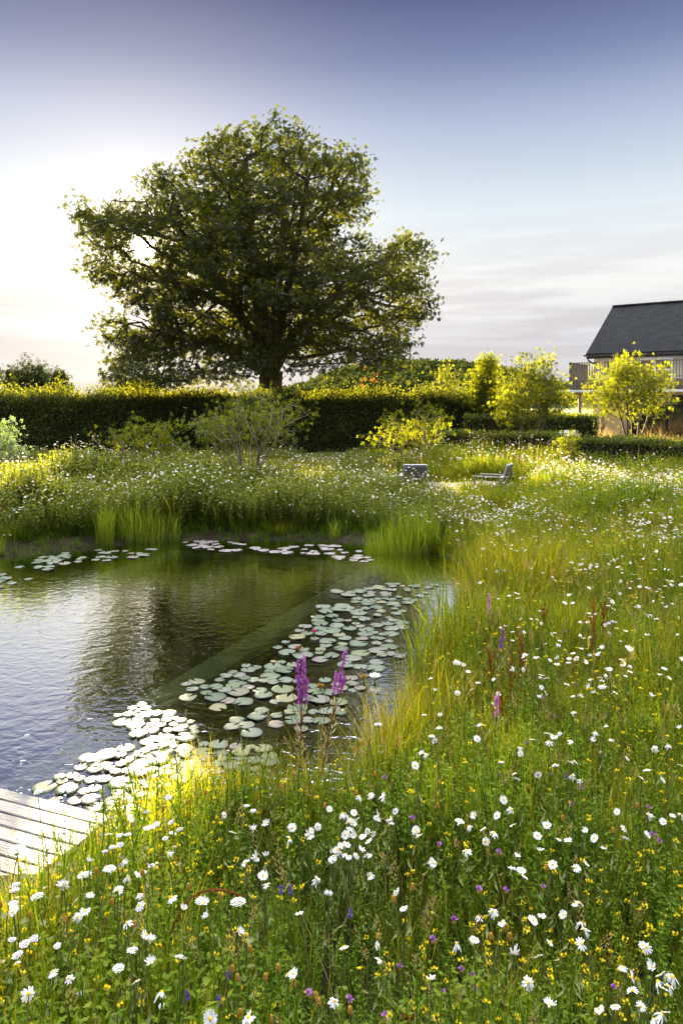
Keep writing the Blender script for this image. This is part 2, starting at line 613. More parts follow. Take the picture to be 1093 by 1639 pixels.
gx = grow_axis(-10.5, 6, .16, -2500, 2500)
gy = grow_axis(.5, 16, .16, -200, 3000)
GX, GY = np.meshgrid(gx, gy)
GZ = ground_z(GX, GY)
b = MB()
nx, ny = len(gx), len(gy)
ii, jj = np.meshgrid(np.arange(nx - 1), np.arange(ny - 1))
k = (jj * nx + ii).ravel()
b.add(np.stack([GX.ravel(), GY.ravel(), GZ.ravel()], 1), np.stack([k, k + 1, k + nx + 1, k + nx], 1))


def ground_material():
    m, nt, out = new_mat('meadow_soil')
    L = nt.links.new
    p = nt.nodes.new('ShaderNodeBsdfPrincipled')
    p.inputs['Roughness'].default_value = .95
    p.inputs['Specular IOR Level'].default_value = .1
    geo = nt.nodes.new('ShaderNodeNewGeometry')
    n1 = nt.nodes.new('ShaderNodeTexNoise'); n1.inputs['Scale'].default_value = 3.0; n1.inputs['Detail'].default_value = 8
    n2 = nt.nodes.new('ShaderNodeTexNoise'); n2.inputs['Scale'].default_value = .05; n2.inputs['Detail'].default_value = 5
    L(geo.outputs['Position'], n1.inputs['Vector']); L(geo.outputs['Position'], n2.inputs['Vector'])
    soil = nt.nodes.new('ShaderNodeValToRGB')
    ramp_set(soil, [(.3, (.009, .007, .004)), (.55, (.02, .015, .008)), (.75, (.036, .028, .016))])
    L(n1.outputs['Fac'], soil.inputs[0])
    turf = nt.nodes.new('ShaderNodeValToRGB')
    ramp_set(turf, [(.3, (.05, .07, .018)), (.5, (.09, .11, .025)), (.7, (.16, .15, .045))])
    L(n2.outputs['Fac'], turf.inputs[0])
    sp = nt.nodes.new('ShaderNodeSeparateXYZ'); L(geo.outputs['Position'], sp.inputs[0])
    mr = nt.nodes.new('ShaderNodeMapRange'); L(sp.outputs['Y'], mr.inputs[0])
    mr.inputs[1].default_value = 17; mr.inputs[2].default_value = 23
    mx = nt.nodes.new('ShaderNodeMix'); mx.data_type = 'RGBA'
    L(mr.outputs[0], mx.inputs[0]); L(soil.outputs[0], mx.inputs[6]); L(turf.outputs[0], mx.inputs[7])
    # silt and algae on the pond's floor
    mz = nt.nodes.new('ShaderNodeMapRange'); L(sp.outputs['Z'], mz.inputs[0])
    mz.inputs[1].default_value = -.02; mz.inputs[2].default_value = -.16
    silt = nt.nodes.new('ShaderNodeMix'); silt.data_type = 'RGBA'
    L(mz.outputs[0], silt.inputs[0]); L(mx.outputs[2], silt.inputs[6]); silt.inputs[7].default_value = (.008, .010, .005, 1)
    L(silt.outputs[2], p.inputs['Base Color'])
    bp = nt.nodes.new('ShaderNodeBump'); bp.inputs['Distance'].default_value = .05; bp.inputs['Strength'].default_value = .7
    L(n1.outputs['Fac'], bp.inputs['Height']); L(bp.outputs[0], p.inputs['Normal'])
    L(p.outputs[0], out.inputs[0])
    return m


tag(b.build('ground', ground_material(), smooth=True), kind='structure')


def water_material():
    m, nt, out = new_mat('pond_water')
    L = nt.links.new
    geo = nt.nodes.new('ShaderNodeNewGeometry')
    mp_ = nt.nodes.new('ShaderNodeMapping'); mp_.inputs['Scale'].default_value = (1.0, 1.25, 1.0)
    mp_.inputs['Rotation'].default_value = (0, 0, .25)
    L(geo.outputs['Position'], mp_.inputs[0])
    n1 = nt.nodes.new('ShaderNodeTexNoise'); n1.inputs['Scale'].default_value = 6.5; n1.inputs['Detail'].default_value = 2
    n1.inputs['Distortion'].default_value = .6
    n2 = nt.nodes.new('ShaderNodeTexNoise'); n2.inputs['Scale'].default_value = 15.0; n2.inputs['Detail'].default_value = 2
    L(mp_.outputs[0], n1.inputs['Vector']); L(mp_.outputs[0], n2.inputs['Vector'])
    b1 = nt.nodes.new('ShaderNodeBump'); b1.inputs['Strength'].default_value = 1.0; b1.inputs['Distance'].default_value = .0042
    L(n1.outputs['Fac'], b1.inputs['Height'])
    b2 = nt.nodes.new('ShaderNodeBump'); b2.inputs['Strength'].default_value = 1.0; b2.inputs['Distance'].default_value = .0016
    L(n2.outputs['Fac'], b2.inputs['Height']); L(b1.outputs[0], b2.inputs['Normal'])
    gl = nt.nodes.new('ShaderNodeBsdfGlossy'); gl.inputs['Roughness'].default_value = .015
    L(b2.outputs[0], gl.inputs['Normal'])
    tr = nt.nodes.new('ShaderNodeBsdfTransparent'); tr.inputs[0].default_value = (.66, .75, .60, 1)
    lw = nt.nodes.new('ShaderNodeLayerWeight')
    L(b2.outputs[0], lw.inputs['Normal'])
    lw.inputs['Blend'].default_value = .5
    mr = nt.nodes.new('ShaderNodeMapRange')
    L(lw.outputs['Facing'], mr.inputs[0])
    mr.inputs[1].default_value = .35; mr.inputs[2].default_value = .92
    mr.inputs[3].default_value = .74; mr.inputs[4].default_value = .97
    mx = nt.nodes.new('ShaderNodeMixShader')
    L(mr.outputs[0], mx.inputs[0]); L(tr.outputs[0], mx.inputs[1]); L(gl.outputs[0], mx.inputs[2])
    L(mx.outputs[0], out.inputs[0])
    return m


b = MB()
wx, wy = np.linspace(-11.5, 2.3, 12), np.linspace(3.85, 13.3, 10)
WXX, WYY = np.meshgrid(wx, wy)
b.add(np.stack([WXX.ravel(), WYY.ravel(), np.zeros(WXX.size)], 1),
      [[j * 12 + i, j * 12 + i + 1, j * 12 + 13 + i, j * 12 + 12 + i] for j in range(9) for i in range(11)])
tag(b.build('pond_water', water_material()), kind='structure')

# the submerged inner wall of the pool
M['ledge'] = solid_mat('algae_stone', (.30, .34, .18), (.50, .53, .32), .9, 6, (1, 1, 1), .4, 20, .1)
M['dim_silt_wall'] = solid_mat('dimmed_silt_wall', (.008, .010, .005), (.014, .017, .008), .95, 8)  # silted; the dark colour also stands in for light lost in deep water
A_, B_, C_ = on_z(225, 1135, -.07), on_z(600, 904, -.07), on_z(283, 882, -.07)
A_ = A_ + (A_ - B_) * .25
D_ = C_ + (A_ - B_)
root = empty('submerged_wall', (0, 0, 0))
tag(root, 'green submerged pool wall just below the water in the middle of the pond', 'pool wall')
for p0, p1, w in ((A_, B_, .30), (B_, C_, .34), (C_, D_, .3)):
    b = MB()
    d = (p1 - p0); ln = np.hypot(*d[:2]); d = d / ln
    ext = .15 if p0 is A_ else -.155
    ext2 = .15
    q0, q1 = p0 - d * (0 if p0 is A_ else ext), p1 + d * (ext2 if p0 is not C_ else 0)
    mid = (q0 + q1) / 2
    ll = np.hypot(*(q1 - q0)[:2]); az_ = math.atan2(d[1], d[0])
    b.box((mid[0], mid[1], -.75), (ll - .02, w - .03, 1.16), rz=az_)
    run = b.build('wall_run', M['dim_silt_wall'], root)
    b = MB()
    b.box((mid[0], mid[1], -.125), (ll, w, .084), rz=az_, bev=.012)
    b.build('coping', M['ledge'], run)

# timber deck
M['deck'] = solid_mat('weathered_board', (.07, .066, .064), (.145, .137, .132), .6, 3.0, (1.0, 14, 14), .5, 9, .35, vary=.22)
M['deck_frame'] = solid_mat('deck_joist', (.05, .04, .03), (.08, .065, .05), .9)
root = empty('wooden_deck', (DECK_O[0], DECK_O[1], 0), math.atan2(DECK_E[1], DECK_E[0]))
tag(root, 'weathered grey wooden deck at the edge of the pond', 'deck')
b = MB()
t0 = 0.0
i = 0
while t0 < DECK_T[1]:
    w = .098
    cut = DECK_S[0] + (1.7 if i % 2 else 3.1)
    for a_, c_ in ((DECK_S[0], cut - .002), (cut + .002, DECK_S[1] + rng.normal(0, .004))):
        b.box(((a_ + c_) / 2, -(t0 + w / 2 - .004), .135 + rng.normal(0, .0012)), (c_ - a_, w - .009, .032), bev=.004, tint=rng.uniform(0, 1))
    t0 += w
    i += 1
b.build('deck_boards', M['deck'], root)
b = MB()
b.box(((DECK_S[0] + DECK_S[1]) / 2, -.03, .055), (DECK_S[1] - DECK_S[0] - .03, .04, .12))
for sx in np.arange(DECK_S[0] + .1, DECK_S[1], .45):
    b.box((sx, -DECK_T[1] / 2 - .05, .06), (.05, DECK_T[1] - .04, .11))
b.build('deck_frame', M['deck_frame'], root)

# gravel clearing
M['gravel'] = solid_mat('pale_gravel', (.30, .255, .20), (.46, .40, .32), .95, 60, (1, 1, 1), .8, 90, .1)
b = MB()
ang = np.linspace(0, 2 * math.pi, 48, endpoint=False)
rr = 1.0 + .12 * np.sin(ang * 3 + 1) + .06 * np.sin(ang * 7)
ring = np.stack([CLEAR[0] + 1.9 * rr * np.cos(ang), CLEAR[1] + 1.8 * rr * np.sin(ang)], 1)
rings = [ring, CLEAR + (ring - CLEAR) * .6, CLEAR + (ring - CLEAR) * .2]
V = np.concatenate([np.c_[r_, ground_z(r_[:, 0], r_[:, 1]) + .035] for r_ in rings])
q = [[a * 48 + j, a * 48 + (j + 1) % 48, (a + 1) * 48 + (j + 1) % 48, (a + 1) * 48 + j] for a in range(2) for j in range(48)]
V = np.concatenate([V, [[CLEAR[0], CLEAR[1], ground_z(*CLEAR) + .035]]])
b.add(V, q, [[96 + j, 96 + (j + 1) % 48, 144] for j in range(48)])
tag(b.build('gravel_path', M['gravel'], smooth=True), kind='structure')


# ------------------------------------------------------------------ house
Eh = np.array((10.74, 33.0)); U = np.array((.79, -.613)); Nn = np.array((.613, .79))
HZ = math.atan2(U[1], U[0])
M['render_wall'] = solid_mat('cream_render', (.44, .39, .30), (.52, .465, .37), .9, 3, (1, 1, 1), .15, 60, .1)
M['dark_metal'] = solid_mat('dark_metal', (.018, .018, .02), (.03, .03, .032), .5, 6, spec=.4)
M['slat_wood'] = solid_mat('silvered_slat', (.07, .058, .05), (.14, .115, .095), .75, 5, (8, 8, 1), .2, 20)
M['slab_white'] = solid_mat('pale_slab_edge', (.42, .45, .50), (.5, .53, .58), .5, 5)
M['soffit'] = solid_mat('timber_soffit', (.16, .10, .06), (.24, .16, .10), .7, 4, (1, 10, 1))
M['white_paint'] = solid_mat('white_frame', (.74, .74, .74), (.8, .8, .8), .4, 4)


def slate_material():
    m, nt, out = new_mat('roof_slate')
    L = nt.links.new
    p = nt.nodes.new('ShaderNodeBsdfPrincipled'); p.inputs['Roughness'].default_value = .6
    p.inputs['Specular IOR Level'].default_value = .06
    tcx = nt.nodes.new('ShaderNodeTexCoord')
    br = nt.nodes.new('ShaderNodeTexBrick')
    br.offset = .5
    br.inputs['Scale'].default_value = 1.0
    br.inputs['Brick Width'].default_value = .30
    br.inputs['Row Height'].default_value = .17
    br.inputs['Mortar Size'].default_value = .008
    br.inputs['Color1'].default_value = (.003, .0035, .0045, 1)
    br.inputs['Color2'].default_value = (.009, .0095, .012, 1)
    br.inputs['Mortar'].default_value = (.008, .008, .010, 1)
    L(tcx.outputs['UV'], br.inputs['Vector'])
    nz = nt.nodes.new('ShaderNodeTexNoise'); nz.inputs['Scale'].default_value = 1.3; nz.inputs['Detail'].default_value = 6
    L(tcx.outputs['Object'], nz.inputs['Vector'])
    mx = nt.nodes.new('ShaderNodeMix'); mx.data_type = 'RGBA'; mx.blend_type = 'OVERLAY'; mx.inputs[0].default_value = .6
    L(br.outputs['Color'], mx.inputs[6]); L(nz.outputs['Fac'], mx.inputs[7])
    L(mx.outputs[2], p.inputs['Base Color'])
    p.inputs['Roughness'].default_value = .75
    bp = nt.nodes.new('ShaderNodeBump'); bp.inputs['Distance'].default_value = .02; bp.inputs['Strength'].default_value = .8
    L(br.outputs['Fac'], bp.inputs['Height']); bp.invert = True
    L(bp.outputs[0], p.inputs['Normal'])
    L(p.outputs[0], out.inputs[0])
    return m


def glass_material(name='window_glass', tint=(.02, .025, .03)):
    m, nt, out = new_mat(name)
    p = nt.nodes.new('ShaderNodeBsdfPrincipled')
    p.inputs['Base Color'].default_value = (*tint, 1)
    p.inputs['Roughness'].default_value = .04
    p.inputs['Specular IOR Level'].default_value = .9
    nt.links.new(p.outputs[0], out.inputs[0])
    return m


M['chair_frame'] = solid_mat('grey_teak', (.16, .14, .12), (.26, .23, .20), .7, 6, (1, 1, 8), .2, 40)
M['slate'] = slate_material()
M['glass'] = glass_material()
house = empty('slate_roof_house', (Eh[0], Eh[1], 0), HZ)     # local x along the front, local y towards the back
tag(house, 'cream rendered house with a dark slate roof, slatted balcony and glazed ground floor', 'house')
Lh, G0, EAVE, RIDGE = 16.0, .3, 4.42, 6.86


def part(name, mat, parent, fn, smooth=False):
    b = MB()
    fn(b)
    return b.build(name, mat, parent, smooth)


# walls: front wall at y=.40, thickness .3, with an upper window, built from butted pieces
WX0 = .22
UW = (2.05, 3.5)        # upper window x range
SILL, HEAD = 2.98, 4.16


def wall_fn(b):
    y = .55
    b.box(((WX0 + UW[0]) / 2, y, (2.86 + 4.5) / 2), (UW[0] - WX0, .3, 4.5 - 2.86))
    b.box(((UW[1] + Lh) / 2, y, (2.86 + 4.5) / 2), (Lh - UW[1], .3, 4.5 - 2.86))
    b.box((sum(UW) / 2, y, (2.86 + SILL) / 2), (UW[1] - UW[0], .3, SILL - 2.86))
    b.box((sum(UW) / 2, y, (HEAD + 4.5) / 2), (UW[1] - UW[0], .3, 4.5 - HEAD))
    # ground floor: a pier at the corner, a set-back panel, then the glazed front
    b.box((WX0 + .16, y, (G0 - .3 + 2.86) / 2), (.32, .3, 2.86 - G0 + .3))
    b.box((WX0 + .83, y + .25, (G0 - .3 + 2.86) / 2), (1.0, .2, 2.86 - G0 + .3))
    # gable ends and back
    b.box((WX0 + .15, 3.9, 2.1), (.3, 6.398, 4.8))
    b.box((Lh - .15, 3.9, 2.1), (.3, 6.398, 4.8))
    b.box((Lh / 2, 6.95 + .302, 2.1), (Lh - .3, .3, 4.8))
    for gx_ in (WX0 + .15, Lh - .15):
        V = [(gx_ - .15, .75, 4.5), (gx_ - .15, 7.1, 4.5), (gx_ - .15, 3.6, 6.6), (gx_ + .15, .75, 4.5), (gx_ + .15, 7.1, 4.5), (gx_ + .15, 3.6, 6.6)]
        b.add(V, [[0, 3, 4, 1], [0, 2, 5, 3], [1, 4, 5, 2]], [[0, 1, 2], [3, 5, 4]])


part('wall', M['render_wall'], house, wall_fn)


def roof_obj():
    b = MB()
    th = .12
    x0, x1 = 0.0, Lh + .2
    for side in (0, 1):
        y0, z0 = (0.0, EAVE) if side == 0 else (7.2, EAVE)
        y1, z1 = 3.6, RIDGE
        # slab with two lengthwise subdivisions and a very slight sag
        V = [(x0, y0, z0), (x1, y0, z0), (x1, y1, z1), (x0, y1, z1), (x0, y0, z0 - th), (x1, y0, z0 - th), (x1, y1, z1 - th), (x0, y1, z1 - th)]
        b.add(V, [[0, 1, 2, 3], [4, 7, 6, 5], [0, 4, 5, 1], [1, 5, 6, 2], [3, 7, 4, 0]] if side == 0 else
              [[0, 3, 2, 1], [4, 5, 6, 7], [0, 1, 5, 4], [1, 2, 6, 5], [3, 0, 4, 7]])
    o = b.build('roof', M['slate'], house)
    me = o.data
    uv = me.uv_layers.new(name='UVMap')
    sl = math.hypot(3.6, RIDGE - EAVE)
    for lp in me.loops:
        c = me.vertices[lp.vertex_index].co
        uv.data[lp.index].uv = (c.x, c.y / 3.6 * sl)
    return o


roof = roof_obj()


def ridge_fn(b):
    x = 0.0
    while x < Lh:
        b.tube([(x + .01, 3.6, RIDGE - .02), (x + .44, 3.6, RIDGE - .02 + rng.normal(0, .004))], .085, 8)
        x += .45


part('ridge_tiles', M['slate'], roof, ridge_fn)


def gutter_fn(b):
    n = 8
    x0, x1 = -.05, Lh + .2
    th = np.linspace(math.pi, 2 * math.pi, n)
    for r_ in (.075, .062):
        V = [(x, -.07 + r_ * math.cos(t), EAVE - .05 + r_ * math.sin(t)) for x in (x0, x1) for t in th]
        b.add(V, [[j, j + 1, n + j + 1, n + j] for j in range(n - 1)])
    for x in np.arange(.3, Lh, .9):
        b.box((x, -.07, EAVE - .075), (.03, .17, .12))
    b.box((Lh / 2, .04, EAVE - .17), (Lh, .03, .10))


part('gutter', M['dark_metal'], house, gutter_fn)
part('downpipe', M['dark_metal'], house, lambda b: b.tube([(.05, -.05, EAVE - .12), (.10, .05, EAVE - .3), (.36, .335, EAVE - .5), (.36, .335, 3.6), (.36, .335, 2.87)], .04, 8))
win = part('window', M['white_paint'], house, lambda b: [b.box((x, .46, (SILL + HEAD) / 2), (.07, .09, HEAD - SILL)) for x in (UW[0] + .035, sum(UW) / 2, UW[1] - .035)] +
           [b.box((sum(UW) / 2, .461, z), (UW[1] - UW[0] - .15, .085, .07)) for z in (SILL + .035, HEAD - .035, (SILL + HEAD) / 2 + .1)])
part('pane', M['glass'], win, lambda b: b.box((sum(UW) / 2, .52, (SILL + HEAD) / 2), (UW[1] - UW[0], .02, HEAD - SILL)))
# balcony
BX0, BX1, BY0 = .0, Lh, -2.0
bal = part('balcony', M['slab_white'], house, lambda b: b.box(((BX0 - .55 + BX1) / 2, (BY0 - .12 + .39) / 2, 2.755), (BX1 - BX0 + .55, .39 - BY0 + .12, .09), bev=.01))
part('soffit', M['soffit'], bal, lambda b: b.box(((BX0 - .3 + BX1) / 2, (BY0 + .38) / 2, 2.655), (BX1 - BX0 + .3, .36 - BY0, .10)))


def fascia_fn(b):
    x = BX0 + .05
    while x < BX1:
        b.box((x, BY0 + .005, 3.03), (.085, .025, .40), tint=rng.uniform(0, 1))
        x += .10
    y = BY0 + .1
    while y < .3:
        b.box((BX0 + .005, y, 3.03), (.025, .085, .40))
        y += .10
    b.box(((BX0 + BX1) / 2, BY0 + .035, 3.0), (BX1 - BX0, .03, .36))
    b.box((BX0 + .035, (BY0 + .3) / 2, 3.0), (.03, .25 - BY0, .36))


part('balcony_fascia', M['slat_wood'], bal, fascia_fn)


def rail_fn(b):
    x = BX0 + .03
    while x < BX1:
        b.box((x, BY0, 3.60), (.026, .03, .72))
        x += .105
    y = BY0 + .1
    while y < .3:
        b.box((BX0, y, 3.60), (.03, .026, .72))
        y += .105
    for x in np.arange(BX0 + .04, BX1, 1.6):
        b.box((x, BY0 + .06, 3.43), (.06, .06, 1.1))
    b.box(((BX0 + BX1) / 2, BY0 + .04, 3.93), (BX1 - BX0, .05, .03))
    b.box((BX0 + .03, (BY0 + .07 + .3) / 2, 3.931), (.05, .3 - BY0 - .07, .03))
    b.box(((BX0 + BX1) / 2, BY0 + .045, 3.32), (BX1 - BX0, .03, .03))


part('railing', M['slat_wood'], bal, rail_fn)
for x in (.35, 9.5):
    part('column', M['chair_frame'], bal, lambda b: b.tube([(x, BY0 + .3, G0 - .2), (x, BY0 + .3, 2.60)], .075, 12))
# glazed ground floor
gf = part('glazed_front', M['dark_metal'], house, lambda b: [b.box((x, .62, (G0 + 2.6) / 2), (.07, .09, 2.6 - G0)) for x in np.arange(1.62, Lh - .4, 1.55)] +
          [b.box((Lh / 2 + .65, .62, z), (Lh - 2.0, .08, .08)) for z in (G0 + .04, 2.56)])
part('pane', M['glass'], gf, lambda b: b.box((Lh / 2 + .65, .70, (G0 + 2.6) / 2), (Lh - 1.95, .02, 2.6 - G0 - .1)))
# reflecting shed lights are left out: nothing of the kind shows


def hpt(x, y, z=0):
    p = Eh + U * x + Nn * y
    return np.array((p[0], p[1], z))


# paved terrace in front of the house
M['paving'] = solid_mat('stone_paving', (.34, .30, .25), (.46, .42, .36), .9, 2, (1, 1, 1), .3, 30)
b = MB()
c4 = [hpt(-3.5, -6.0), hpt(16, -6.0), hpt(16, .3), hpt(-3.5, .3)]
zt = .46
V = [(p[0], p[1], zt) for p in c4] + [(p[0], p[1], zt - .4) for p in c4]
b.add(V, [[0, 1, 2, 3], [0, 4, 5, 1], [1, 5, 6, 2], [2, 6, 7, 3], [3, 7, 4, 0]])
tag(b.build('terrace_pavement', M['paving']), kind='structure')


# ------------------------------------------------------------------ trees, shrubs, hedges
def leaf_tmpl(kind):
    b = MB()
    if kind == 'rhomb':
        b.add([(0, 0, 0), (.28, .45, .05), (0, 1, -.06), (-.28, .45, .05)], [[0, 1, 2, 3]])
    elif kind == 'oval':
        b.add([(0, 0, 0), (.25, .3, .05), (.24, .66, .04), (0, 1, -.08), (-.24, .66, .04), (-.25, .3, .05)], [[0, 1, 2, 3], [0, 3, 4, 5]])
    elif kind == 'palm':       # five drooping leaflets from one stalk
        for a, l in ((-1.25, .62), (-.62, .85), (0, 1), (.62, .85), (1.25, .62)):
            c, s = math.cos(a), math.sin(a)
            P = [(0, 0, 0), (.16, .6, -.08), (0, 1, -.30), (-.16, .6, -.08)]
            b.add([((x * c + y * s) * l, (-x * s + y * c) * l, z * l) for x, y, z in P], [[0, 1, 2, 3]], tint=.5 + .06 * math.sin(a * 5))
    elif kind == 'sprig':      # a twig tip with seven leaves
        for i in range(7):
            a = i * 2.4
            c, s = math.cos(a), math.sin(a)
            l = .62 - .03 * i
            h = i * .16 - .3
            P = [(0, 0, 0), (.27, .5, .16), (0, 1, .10), (-.27, .5, .16)]
            b.add([((x * c + y * s) * l, (-x * s + y * c) * l, h + z * l) for x, y, z in P], [[0, 1, 2, 3]], tint=.5 + .10 * math.sin(a * 3))
    return b.merged()


TL = {k_: leaf_tmpl(k_) for k_ in ('rhomb', 'oval', 'palm', 'sprig')}


def skeleton(stem_pts, stem_par, clumps, r_tip=.012, power=2.3, alpha=.45, sag=.06, seed=0):
    """joins clump centres to a stem by cheap branching; returns nodes, parents, radii"""
    r_ = np.random.default_rng(seed)
    nodes = [np.asarray(p, float) for p in stem_pts]
    par = list(stem_par)
    plen = [0.0] * len(nodes)
    for i in range(1, len(nodes)):
        plen[i] = plen[par[i]] + np.linalg.norm(nodes[i] - nodes[par[i]])
    base = nodes[len(stem_pts) - 1]
    order = np.argsort(np.linalg.norm(clumps - base, axis=1))
    leafn = []
    NA = np.zeros((len(nodes) + len(clumps) * 4, 3)); NA[:len(nodes)] = nodes
    PL = np.zeros(len(NA)); PL[:len(nodes)] = plen
    n = len(nodes)
    n_min = 1 if n > 1 else 0
    for ci in order:
        c = clumps[ci]
        d = np.linalg.norm(NA[n_min:n] - c, axis=1)
        j = int(np.argmin(d + alpha * PL[n_min:n])) + n_min
        p = NA[j].copy()
        L_ = np.linalg.norm(c - p)
        k_ = max(1, min(3, int(L_ / .5)))
        prev = j
        for s in range(1, k_ + 1):
            t = s / k_
            q = p + (c - p) * t
            if s < k_:
                q = q + r_.normal(0, L_ * .05, 3) + np.array((0, 0, L_ * sag * 4 * t * (1 - t)))
            NA[n] = q; par.append(prev)
            PL[n] = PL[prev] + np.linalg.norm(q - NA[prev])
            prev = n
            n += 1
        leafn.append(prev)
    rad = np.zeros(n)
    acc = np.zeros(n)
    for i in leafn:
        acc[i] += r_tip ** power
    for i in range(n - 1, 0, -1):
        acc[i] = max(acc[i], r_tip ** power)
        acc[par[i]] += acc[i]
    rad = acc ** (1 / power)
    return NA[:n], par, rad


def wood(b, nodes, par, rad, sides=5, rmin=.0, rmax=9):
    for i in range(1, len(nodes)):
        r0, r1 = min(rad[par[i]], rad[i] * 1.35, rmax), min(rad[i], rmax)
        if r1 < rmin:
            continue
        d = nodes[i] - nodes[par[i]]
        L_ = np.linalg.norm(d)
        if L_ < 1e-4:
            continue
        s = 10 if r1 > .2 else (7 if r1 > .06 else sides)
        d = d / L_
        b.tube([nodes[par[i]] - d * r0 * .3, nodes[i] + d * r1 * .3], [r0, r1], s, cap=r1 > .1)


# the great chestnut
def big_tree():
    r_ = np.random.default_rng(5)
    YT = 32.0
    out_px = [(110, 348), (155, 324), (212, 322), (246, 312), (262, 280), (290, 252), (315, 225), (360, 205), (400, 200), (418, 188), (470, 194),
              (520, 215), (548, 240), (582, 263), (616, 280), (612, 312), (600, 345), (556, 384), (634, 370), (692, 395), (704, 415), (690, 440), (703, 492), (690, 528),
              (652, 545), (668, 575), (655, 600), (610, 612), (560, 604), (500, 606), (450, 612), (400, 622), (340, 628), (262, 628), (205, 612), (172, 590), (180, 560), (152, 545),
              (172, 520), (222, 502), (176, 484), (146, 468), (142, 425), (156, 410), (146, 388), (118, 360)]
    out_px = [(x, y + max(0, 330 - y) * .10) for x, y in out_px]
    poly = np.array([((x - CX) / F_PX * YT, CAM_Z + (HY - y) / F_PX * YT) for x, y in out_px])
    cx, cz = -3.2, 8.3
    # clump centres: in the outline, with the crown's own thickness in depth
    pts = []
    tries = 0
    minx, maxx, minz, maxz = poly[:, 0].min(), poly[:, 0].max(), poly[:, 1].min(), poly[:, 1].max()
    N = 60000
    X = r_.uniform(minx, maxx, N); Z = r_.uniform(minz, maxz, N); T = r_.uniform(-1, 1, N)
    sd = -sdist(poly, X, Z)
    half = 6.2 * np.sqrt(np.clip(sd / 5.2, 0, 1))
    Yd = T * 6.2
    ok = (sd > .12) & (np.abs(Yd) < half + .3)
    shell = np.minimum(sd, half - np.abs(Yd))
    keep = r_.uniform(0, 1, N) < np.where(shell < 1.6, 1.0, .32)
    ok &= keep
    P = np.stack([X, YT + Yd, Z], 1)[ok]
    SH = shell[ok]
    # a loose gap where the low sun shines through the left lobe
    sp = np.array((-8.49, 32.0, CAM_Z + 6.6))
    sdv = np.array(SUN_DIR)
    rel = P - sp
    dperp = np.linalg.norm(rel - (rel @ sdv)[:, None] * sdv, axis=1)
    gapm = dperp < .75
    P, SH = P[~gapm], SH[~gapm]
    # thinner on the sun side (left), denser in the middle
    pk = r_.uniform(0, 1, len(P)) < np.where(P[:, 0] < -6.5, .8, 1.0)
    P, SH = P[pk], SH[pk]
    def thin(Q, dmin, nmax):
        sel, cell = [], {}
        for i in range(len(Q)):
            kx = tuple((Q[i] // dmin).astype(int))
            near_ = [j for a in (-1, 0, 1) for b_ in (-1, 0, 1) for c_ in (-1, 0, 1) for j in cell.get((kx[0] + a, kx[1] + b_, kx[2] + c_), ())]
            if not near_ or np.min(np.sum((Q[near_] - Q[i]) ** 2, 1)) > dmin * dmin:
                cell.setdefault(kx, []).append(i)
                sel.append(i)
            if len(sel) >= nmax:
                break
        return np.array(sel)
    # boughs first, then the tufts each bough carries
    # light passes low over the hedge: the crown's underside rises towards the back
    P = P[(P[:, 2] > np.where(P[:, 1] < 27.4, 2.75, 3.35 + .22 * (P[:, 1] - 27.0)))]
    bo = P[thin(P, 1.30, 300)]
    # sprays hanging over the hedge, and low-left tufts added to block sun glare
    hang = np.array([at(x_, y_, d_) for x_, y_, d_ in ((195, 596, 27.4), (232, 606, 27.0), (275, 610, 27.6), (318, 612, 27.2), (352, 606, 28.0), (388, 600, 28.4), (470, 592, 28.4), (515, 594, 27.8),
                                                       (560, 592, 27.2), (605, 594, 27.4), (640, 584, 28.0), (430, 580, 28.6), (212, 616, 27.2), (255, 620, 27.6), (300, 622, 27.0), (338, 620, 27.4), (372, 614, 27.8), (490, 604, 27.6), (540, 602, 27.0), (585, 604, 27.4), (625, 598, 27.6), (408, 600, 28.0), (452, 600, 28.2))])
    low_left = np.array([(-8.9, 31.0, 4.9), (-8.0, 32.4, 4.8), (-8.9, 33.2, 5.2), (-8.3, 30.2, 4.7), (-8.6, 31.8, 4.4), (-7.4, 31.4, 5.0), (-9.6, 32.0, 5.3), (-8.1, 33.5, 5.5)])
    bo = np.concatenate([bo, hang, low_left])
    C = np.repeat(bo, 9, 0) + r_.normal(0, 1, (len(bo) * 9, 3)) * np.array((.50, .50, .30))
    ins = sdist(poly, C[:, 0], C[:, 2])
    C = C[(ins < -.28) & (C[:, 2] > np.where(C[:, 1] < 29.2, 2.6, 3.1 + .22 * (C[:, 1] - 27.0)))]
    C = C[r_.permutation(len(C))]
    C = C[thin(C, .30, 4000)]
    S = -sdist(poly, C[:, 0], C[:, 2])
    print('tufts', len(C), 'boughs', len(bo))
    # trunk and six rising limbs
    tb = np.array((-3.1, 32.0, .25))
    stem = [tb, tb + (0, 0, 1.2), tb + (.05, 0, 2.2), tb + (.1, 0, 3.2)]
    par = [0, 0, 1, 2]
    lims = [((-1.1, -.4, 2.2), (-2.6, -1.0, 4.6), (-4.1, -1.2, 6.4)), ((.1, .6, 2.2), (.3, 1.2, 5.0), (.5, 1.4, 8.0)), ((1.0, -.3, 1.8), (2.9, -.6, 3.4), (5.0, -.8, 4.2)),
            ((-.5, 1.0, 2.0), (-1.2, 2.6, 4.6), (-1.6, 3.6, 7.0)), ((.5, -1.0, 2.2), (1.2, -2.4, 4.8), (1.7, -3.2, 7.4)), ((-1.6, .3, .9), (-4.0, .5, 1.9), (-6.0, .2, 2.6)),
            ((-.3, -.2, 2.6), (-.9, -.6, 5.8), (-1.0, -.6, 9.0))]
    for L_ in lims:
        p0 = 3
        base = stem[3]
        for o in L_:
            stem.append(base + np.array(o)); par.append(p0); p0 = len(stem) - 1
    nodes, pr, rad = skeleton(stem, par, C, .017, 2.25, .32, .05, 3)
    root = empty('chestnut_tree', tb)
